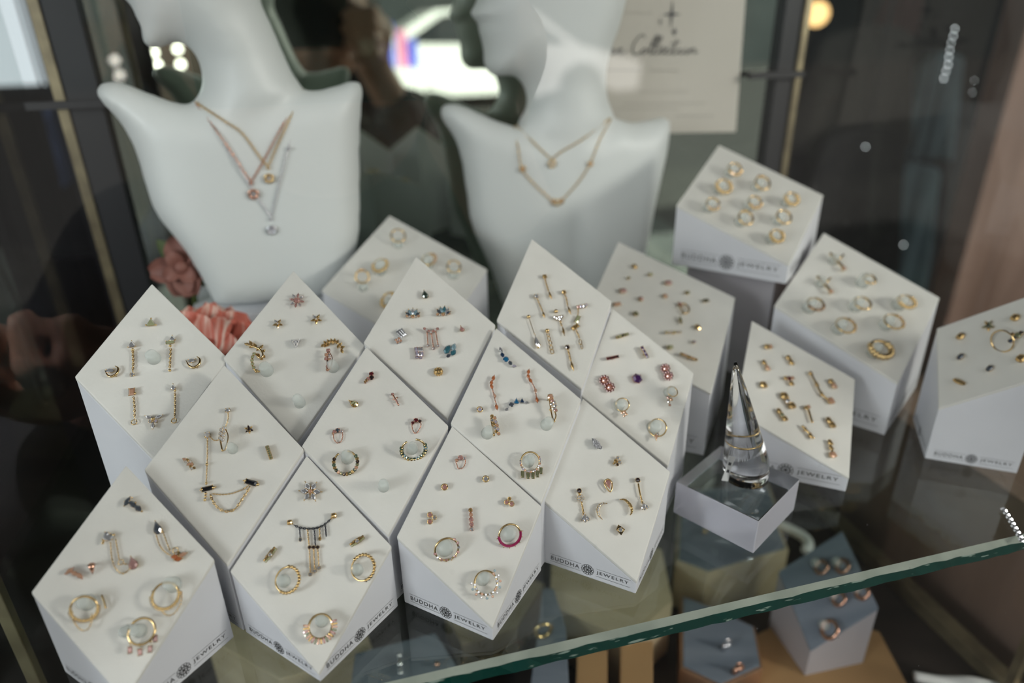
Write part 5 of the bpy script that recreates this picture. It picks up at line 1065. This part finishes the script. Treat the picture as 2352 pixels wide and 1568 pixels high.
wallbox('pavement', -14, 14, -4.5, .02, -.1, 0, 'concrete'); wallbox('street', -40, 40, -18, -4.5, -.12, -.08, 'asphalt'); wallbox('facade_wall', -40, 40, -18.4, -18, -.1, 7, 'facade')
# wooden column outside the case
p0, p1 = on_v(2285, 330, .95), on_v(2600, 330, .95); u0, u1 = p0.dot(UU), p1.dot(UU)
o = wallbox('column', u0, u1, .95, 1.0, 0, 2.75, 'brownpanel'); 
wallbox('wall_panel', U_R + .05, u1, .60, .63, 0, ZC - .43, 'brownpanel'); wallbox('wall_panel_side', U_R + .045, U_R + .06, .19, .60, 0, ZC - .31, 'brownpanel')
# garments hanging in the shop
def garment(px0, px1, y0, y1, v, m, label, seed, group='dark garments hanging in the shop', thick=.05):
    a, b = on_v(px0, y0, v), on_v(px1, y1, v); ua, ub, za, zb = a.dot(UU), b.dot(UU), a.z, b.z; r_ = random.Random(seed); n, k = 24, 14; vs = []; ph = r_.uniform(0, 6)
    for s_ in (0, 1):
        for j in range(k + 1):
            t = j / k
            for i in range(n + 1):
                s2 = i / n; w = (ub - ua) * (.72 + .28 * t); u = (ua + ub) / 2 + (s2 - .5) * w
                fold = .018 * math.sin(s2 * 22 + ph + t * 2) * t + .010 * math.sin(s2 * 9 + ph * 2)
                dome = math.sqrt(max(0, 1 - (2 * s2 - 1) ** 2)); z = za + (zb - za) * t - (1 - dome) * .05 * (1 - t)
                vs.append(uvz(u, v + fold + (thick * dome * .6 + .004) * (1 if s_ else -1), z))
    N = (n + 1) * (k + 1); fs = []
    for s_ in (0, 1):
        for j in range(k):
            for i in range(n): q_ = s_ * N + j * (n + 1) + i; fs.append((q_, q_ + 1, q_ + n + 2, q_ + n + 1))
    for i in range(n):
        for j in (0, k): q_ = j * (n + 1) + i; fs.append((q_, q_ + 1, N + q_ + 1, N + q_))
    for j in range(k):
        for i in (0, n): q_ = j * (n + 1) + i; fs.append((q_, q_ + n + 1, N + q_ + n + 1, N + q_))
    c = uvz((ua + ub) / 2, v, za); root = empty('hanging_garment', c); tag(root, label, 'clothing', group)
    MB().add(vs, fs).build('garment_cloth', m, root, smooth=True)
    MB().tube([uvz((ua + ub) / 2, v, za - .01), uvz((ua + ub) / 2, v, za + .05), uvz((ua + ub) / 2, v, RZ + .012)], .0025, 6).build('hanger', 'blackmetal', root)
RZ = 1.80
rail = empty('clothes_rail', uvz(1.0, 1.5, 0)); tag(rail, 'black clothes rail in the dark shop carrying garments', 'clothes rail')
MB().tube([uvz(.5, 1.45, RZ), uvz(1.95, 1.45, RZ)], .012, 10).build('rail_bar', 'blackmetal', rail)
for u in (.5, 1.95): MB().tube([uvz(u, 1.45, 0), uvz(u, 1.45, RZ)], .012, 10).build('leg', 'blackmetal', rail)
garment(1850, 2075, 60, 330, 1.40, 'cloth2', 'taupe top hanging in the shop, nearest the case post', 1)
garment(1840, 2060, 300, 620, 1.30, 'cloth1', 'charcoal garment hanging below the taupe top', 2)
garment(2080, 2170, 120, 360, 1.45, 'cloth3', 'grey teal garment with pale hem', 3, thick=.03)
garment(2000, 2110, 380, 660, 1.38, 'cloth3', 'dull teal garment below the grey teal one', 4, thick=.03)
garment(2030, 2110, -40, 80, 1.50, 'cloth5', 'dark red garment near the picture top', 5, thick=.02)
garment(2110, 2230, 300, 700, 1.52, 'cloth1', 'black coat hanging next to the wooden column', 6)
rail2 = empty('clothes_rail', uvz(-1.2, 1.5, 0)); tag(rail2, 'black clothes rail on the dark side of the case', 'clothes rail')
MB().tube([uvz(-1.7, 1.45, RZ), uvz(-.45, 1.45, RZ)], .012, 10).build('rail_bar', 'blackmetal', rail2)
for u in (-1.7, -.45): MB().tube([uvz(u, 1.45, 0), uvz(u, 1.45, RZ)], .012, 10).build('leg', 'blackmetal', rail2)
garment(-80, 110, 190, 900, 1.45, 'cloth1', 'black coat hanging past the dark case post', 7)
garment(105, 165, 240, 420, 1.42, 'cloth4', 'denim blue garment past the dark case post', 8, thick=.03)
# fairy lights
def strand(label, pts, r_, m='ledbead', v=1.15):
    q = [on_v(x, y, v) for x, y in pts]; top_ = q[0] + Vector((0, 0, 2.75 - q[0].z)); root = empty('light_string', top_); tag(root, label, 'string lights', 'string lights')
    MB().tube([top_] + q, .0008, 5).build('wire', 'blackmetal', root)
    for c in q: MB().ball(c, r_, 10, 6).build('led_bulb', m, root, smooth=True)
strand('bright vertical string of small lights left of the wooden column'.replace(' left of', ' beside'), [(2193, 66), (2189, 83), (2184, 99), (2181, 115), (2179, 131), (2178, 148), (2173, 163), (2168, 180)], .0016)
strand('single dim light hanging between the garments', [(1988, 337)], .0014); strand('single light low between the garments, above the hook stud block', [(2075, 562)], .0015)
strand('pair of faint lights close to the wooden column', [(2238, 185), (2233, 212)], .0009)
# daylight window on the dark side and a warm lamp
w = on_v(12, 92, 3.0); wr = empty('window_1', w); wr['kind'] = 'structure'
MB().box(w, AX, (.15, .01, .15)).build('window_pane', 'daypane', wr) if emis('daypane', (.85, .95, 1.0), .9) else 0
for du, dz, hu, hz_ in ((-.16, 0, .012, .17), (.16, 0, .012, .17), (0, .16, .17, .012), (0, -.16, .17, .012)): MB().box(w + UU * du + Vector((0, 0, dz)) - VV * .01, AX, (hu, .015, hz_)).build('window_frame', 'darkwood', wr)
lp = on_v(1876, 32, 2.0); lr = empty('globe_lamp', lp); tag(lr, 'small warm globe lamp glowing far back in the shop', 'lamp')
MB().ball(lp, .035, 16, 10).build('glass_globe', 'lampwarm', lr, smooth=True); MB().tube([lp + Vector((0, 0, .03)), Vector((lp.x, lp.y, 2.75))], .004, 6).build('cord', 'blackmetal', lr)

for u, v, z, P_, c, lab in ((-.62, -.15, 1.34, 15, (.92, .96, 1.0), 'added cool front lamp on a rod, dark coat side'), (1.10, -.50, 1.50, 40, (1.0, .95, .88), 'added warm front lamp on a rod, wooden column side')):  # added front lamps with invented fixtures, for the peg shadows and fill
    c0 = uvz(u, v, z); lr = empty('added_front_lamp', c0 + Vector((0, 0, 2.75 - z))); tag(lr, lab, 'lamp', 'added front lamps')
    MB().tube([c0 + Vector((0, 0, 2.75 - z)), c0 + Vector((0, 0, .10))], .006, 8).build('rod', 'blackmetal', lr)
    MB().tube([c0 + Vector((0, 0, .13)), c0 + Vector((0, 0, .095)), c0 + Vector((0, 0, .09))], [.03, .07, .07], 20).build('lamp_cap', 'blackmetal', lr)
    ld = bpy.data.lights.new('lamp_glow', 'POINT'); ld.energy = P_; ld.shadow_soft_size = .13; ld.color = c; lo_ = bpy.data.objects.new('lamp_glow', ld); COL.objects.link(lo_); lo_.parent = lr; lo_.location = (0, 0, z - 2.75)

ds = empty('added_hand_spot', uvz(-.36, .06, 2.74)); tag(ds, 'added narrow spotlight that brightens the resting hand', 'lamp')  # added spot, brightens the hand so its reflection shows in the pane
MB().tube([uvz(-.36, .06, 2.748), uvz(-.36, .06, 2.69)], .035, 16, cap=False).build('housing', 'blackmetal', ds)
ld = bpy.data.lights.new('spot_glow', 'SPOT'); ld.energy = 900; ld.spot_size = math.radians(13); ld.spot_blend = .6; ld.shadow_soft_size = .02; ld.color = (1, .93, .85); lo_ = bpy.data.objects.new('spot_glow', ld); COL.objects.link(lo_); lo_.parent = ds
lo_.rotation_euler = (uvz(-.34, -.06, 1.03) - uvz(-.36, .06, 2.70)).to_track_quat('-Z', 'Y').to_euler(); lo_.location = (0, 0, -.03)

# ------------------------------------------------------------------ the street side, seen in the mirror and the front pane
def mirrored(px, py, depth_v, plane=V_MIR):
    q = on_v(px, py, depth_v); return q + VV * (2 * plane - 2 * depth_v)
def caps(p, a, b, ra, rb):
    a, b = np.array(a), np.array(b); ab = b - a; L2 = (ab @ ab) + 1e-12
    t = np.clip(((p[0] - a[0]) * ab[0] + (p[1] - a[1]) * ab[1] + (p[2] - a[2]) * ab[2]) / L2, 0, 1)
    return np.sqrt((p[0] - a[0] - t * ab[0]) ** 2 + (p[1] - a[1] - t * ab[1]) ** 2 + (p[2] - a[2] - t * ab[2]) ** 2) - (ra + (rb - ra) * t)
def person():
    # local axes u, v(toward the case), z; the lens is at the origin of u, v and at ZC
    z = ZC; hq = CAM + ray(80, 890) * .43; hq = hq + VV * (2 * V_GLASS - 2 * hq.dot(VV)); hu, hv, hz = hq.dot(UU), min(hq.dot(VV), V_GLASS - .045), hq.z
    hd = (0, -.175, z + .01); neck = (.0, -.26, z - .12); sL, sR = (-.17, -.33, z - .20), (.17, -.33, z - .20)
    eL, wL = (-.34, -.16, z - .42), (hu + .03, hv - .085, hz - .03); eR, wR = (.24, -.20, z - .38), (.085, -.085, z - .06)
    hip = (0, -.52, .86); kL, aL = (-.12, -.42, .47), (-.14, -.52, .08); kR, aR = (.12, -.42, .47), (.14, -.52, .08)
    skin = [(hd, (0, -.165, z - .055), .088, .060), (hd, (0, -.19, z + .05), .088, .085), (hd, neck, .06, .055), ((0, -.095, z - .012), (0, -.085, z - .03), .012, .016),
            (eL, wL, .040, .027), (eR, wR, .040, .027), (sL, eL, .05, .042), (sR, eR, .05, .042), (neck, hip, .09, .10), ((-.13, -.33, z - .2), (.13, -.33, z - .2), .06, .06),
            (hip, kL, .09, .06), (kL, aL, .055, .04), (hip, kR, .09, .06), (kR, aR, .055, .04), (aL, (-.15, -.36, .045), .04, .032), (aR, (.15, -.36, .045), .04, .032)]
    ears = [((-.088, -.175, z + .01), (-.09, -.185, z - .02), .014, .01), ((.088, -.175, z + .01), (.09, -.185, z - .02), .014, .01)]
    # resting hand near the glass: palm, four curled fingers, thumb
    hand = []
    w = np.array(wL); pc = np.array((hu, hv - .02, hz)); hand.append((tuple(w), tuple(pc), .028, .034)); hand.append((tuple(pc + (-.028, 0, .0)), tuple(pc + (.028, 0, .005)), .024, .024))
    for i, (o, L) in enumerate(((-.036, .030), (-.013, .036), (.011, .034), (.033, .027))):
        k0 = pc + (o, .010, .026); k1 = k0 + (0, .020, L * .55); k2 = k1 + (0, .012, -L * .65); k3 = k2 + (0, -.008, -L * .5); hand += [(tuple(k0), tuple(k1), .0105, .0095), (tuple(k1), tuple(k2), .0095, .009), (tuple(k2), tuple(k3), .009, .0078)]
    t0 = pc + (.036, .0, -.014); hand += [(tuple(t0), tuple(t0 + (.016, .018, .016)), .012, .0105), (tuple(t0 + (.016, .018, .016)), tuple(t0 + (.004, .030, .032)), .0105, .0085)]
    # hand round the camera body
    w = np.array(wR); pc = np.array((.092, -.06, z - .015)); hand += [(tuple(w), tuple(pc), .027, .03)]
    for i, (o, L) in enumerate(((.026, .9), (.008, 1.0), (-.012, .95), (-.032, .8))):
        k0 = pc + (.004, .022, o); k1 = k0 + (-.010, .024, 0); k2 = k1 + (-.028 * L, .004, 0); k3 = k2 + (-.014 * L, -.004, -.003); hand += [(tuple(k0), tuple(k1), .0105, .0095), (tuple(k1), tuple(k2), .0095, .009), (tuple(k2), tuple(k3), .009, .0075)]
    t0 = pc + (-.004, -.02, .022); hand += [(tuple(t0), tuple(t0 + (-.024, -.012, .012)), .012, .010), (tuple(t0 + (-.024, -.012, .012)), tuple(t0 + (-.044, -.010, .006)), .010, .0085)]
    def field(L, k):
        def F(X, Y, Z):
            d = None
            for a, b, ra, rb in L:
                c_ = caps((X, Y, Z), a, b, ra, rb); d = c_ if d is None else smin(d, c_, k)
            return d
        return F
    def F(X, Y, Z):
        d = field(skin, .03)(X, Y, Z); d = smin(d, field(ears, .005)(X, Y, Z), .006); return smin(d, field(hand, .004)(X, Y, Z), .008)
    allp = np.array([q for a in skin + hand for q in (a[0], a[1])]); lo, hi = allp.min(0) - .12, allp.max(0) + .12; lo[2] = .004
    root = empty('person', uvz(0, -.4, 0)); tag(root, 'person in a dark jacket photographing the case, one hand by the glass', 'person')
    P, fs = nets(F, tuple(lo), tuple(hi), .0075); mb = MB(); mb.add([uvz(*q) for q in P], fs); mb.build('person_body', 'skin', root, smooth=True)
    jk = [(neck, hip, .13, .15), ((-.15, -.34, z - .21), (.15, -.34, z - .21), .085, .085), (sL, eL, .068, .058), (sR, eR, .068, .058), (eL, tuple(np.array(eL) * .3 + np.array(wL) * .7), .056, .043), (eR, tuple(np.array(eR) * .25 + np.array(wR) * .75), .056, .043), ((0, -.30, z - .13), (0, -.34, z - .2), .085, .12)]
    P, fs = nets(field(jk, .03), (-.75, -.85, .62), (.5, .25, z + .05), .014); mb = MB(); mb.add([uvz(*q) for q in P], fs); mb.build('jacket', 'jacket', root, smooth=True)
    tr = [(hip, kL, .125, .085), (kL, aL, .08, .065), (hip, kR, .125, .085), (kR, aR, .08, .065)]
    P, fs = nets(field(tr, .02), (-.32, -.72, .07), (.32, -.28, 1.05), .014); mb = MB(); mb.add([uvz(*q) for q in P], fs); mb.build('trousers', 'jeans', root, smooth=True)
    sh = [(aL, (-.15, -.345, .05), .05, .042), (aR, (.15, -.345, .05), .05, .042)]
    for a in sh: P, fs = nets(field([a], .01), (-.3, -.65, .002), (.3, -.25, .16), .010); mb = MB(); mb.add([uvz(*q) for q in P], fs); mb.build('shoe', 'tyre', root, smooth=True)
    hr = [((0, -.20, z + .06), (0, -.22, z - .03), .098, .085), ((-.085, -.205, z + .03), (-.10, -.24, z - .20), .030, .035), ((.085, -.205, z + .03), (.10, -.24, z - .20), .030, .035), ((0, -.27, z), (0, -.32, z - .16), .08, .07)]
    def Fh(X, Y, Z): d = field(hr, .02)(X, Y, Z); return np.maximum(d, -(np.sqrt((X / .8) ** 2 + (Y + .105) ** 2 + ((Z - z + .01) / 1.15) ** 2) - .078)) + .003 * np.sin(X * 320) * np.sin(Z * 30)
    P, fs = nets(Fh, (-.2, -.45, z - .3), (.2, -.06, z + .2), .008); mb = MB(); mb.add([uvz(*q) for q in P], fs); mb.build('hair', 'hair', root, smooth=True)
    cr_ = empty('hand_camera', uvz(0, -.05, z)); tag(cr_, 'black camera held up to the case', 'camera')
    MB().box(uvz(0, -.062, z), AX, (.058, .018, .038)).build('camera_body', 'lenshood', cr_, bevel=.006)
    MB().tube([uvz(0, -.044, z), uvz(0, -.012, z)], .030, 28).build('lens_barrel', 'lenshood', cr_, smooth=False)
mat('jeans', (.03, .05, .10), .8)
person()
def car(px, vdist, flip=1):
    c = mirrored(px, 160, vdist); c.z = -.08; u0 = c.dot(UU); v0 = c.dot(VV)
    root = empty('car', c); tag(root, 'white car parked across the street', 'car')
    prof = [(-.95, .28), (-.98, .55), (-.90, .72), (-.3, .86), (.05, .95), (.75, 1.42), (1.3, 1.50), (2.1, 1.46), (2.9, 1.02), (3.35, .95), (3.45, .6), (3.40, .28)]
    def arch(x0, r, n=8): return [(x0 + r * math.cos(PI * i / n), .33 + r * math.sin(PI * i / n)) for i in range(n + 1)]
    lower = [(3.0, .24)] + arch(2.65, .37) + [(1.9, .22), (.8, .22)] + arch(0, .37) + [(-.6, .26)]
    P = [(x * flip, z - .08) for x, z in prof + lower]
    q0 = [uvz(u0 + x, v0, z) for x, z in P]; q1 = [uvz(u0 + x, v0 - 1.75, z) for x, z in P]; MB().prism(q0, q1).build('car_body', 'carwhite', root)
    win = [(.25, .98), (.82, 1.36), (1.25, 1.42), (1.25, .98)], [(1.35, .98), (1.35, 1.42), (2.0, 1.39), (2.6, 1.02)]
    for wq in win: q0 = [uvz(u0 + x * flip, v0 + .012, z - .08) for x, z in wq]; MB().prism(q0, [a_ - VV * .01 for a_ in q0]).build('side_window', 'tint', root)
    for x in (0, 2.65):
        for dv in (-.02, -1.55):
            c0 = uvz(u0 + x * flip, v0 + dv, .25); MB().tube([c0, c0 - VV * .2], .33, 28).build('wheel', 'tyre', root)
    MB().box(uvz(u0 - .9 * flip, v0 - .15, .52), AX, (.06, .14, .07)).build('headlight', 'headlamp', root) if 'headlamp' in MATS or emis('headlamp', (1, 1, 1), 8) else 0
car(1298, 11.5, -1)
# lit stall across the street
st = mirrored(885, 120, 9.0); su = st.dot(UU); sv = st.dot(VV); root = empty('market_stall', uvz(su, sv, -.08)); tag(root, 'white topped stall across the street reflected in the mirror', 'stall')
MB().box(uvz(su, sv, .60), AX, (.42, .3, .14)).build('counter', 'carwhite', root); MB().box(uvz(su, sv, .19), AX, (.40, .28, .27)).build('stall_base', 'kraft', root)
for i, (du, m, h_) in enumerate(((-.28, 'bustwhite', .22), (-.08, 'leafgreen', .10), (.05, 'stallblue', .24), (.2, 'stallpink', .2), (.32, 'stallblue', .15))):
    if m not in MATS: mat(m, (.06, .10, .55) if m == 'stallblue' else (.6, .2, .35), .6)
    c = uvz(su + du, sv, .74 + h_); o = MB().box(c, AX, (.055, .08, h_)).build('stall_carton', m, bevel=.01, loc=c); tag(o, ['tall white', 'low green', 'tall blue', 'pink', 'low blue'][i] + ' carton on the stall counter across the street', 'box', 'cartons on the stall')
# sign with round bulbs
bq = mirrored(392, 145, 4.2); bs = empty('bulb_sign', Vector((bq.x, bq.y, 0))); tag(bs, 'standing board with round glowing bulbs on the pavement', 'sign'); bu, bv = bq.dot(UU), bq.dot(VV)
MB().box(uvz(bu, bv - .04, bq.z / 2 + .1), AX, (.16, .015, bq.z / 2 + .1)).build('sign_board', 'darkwood', bs)
for x, y in ((408, 113), (415, 148), (421, 179), (361, 149), (353, 121)): q_ = mirrored(x, y, 4.2); MB().ball(q_, .016, 14, 8).build('bulb', 'bulbwarm', bs, smooth=True)
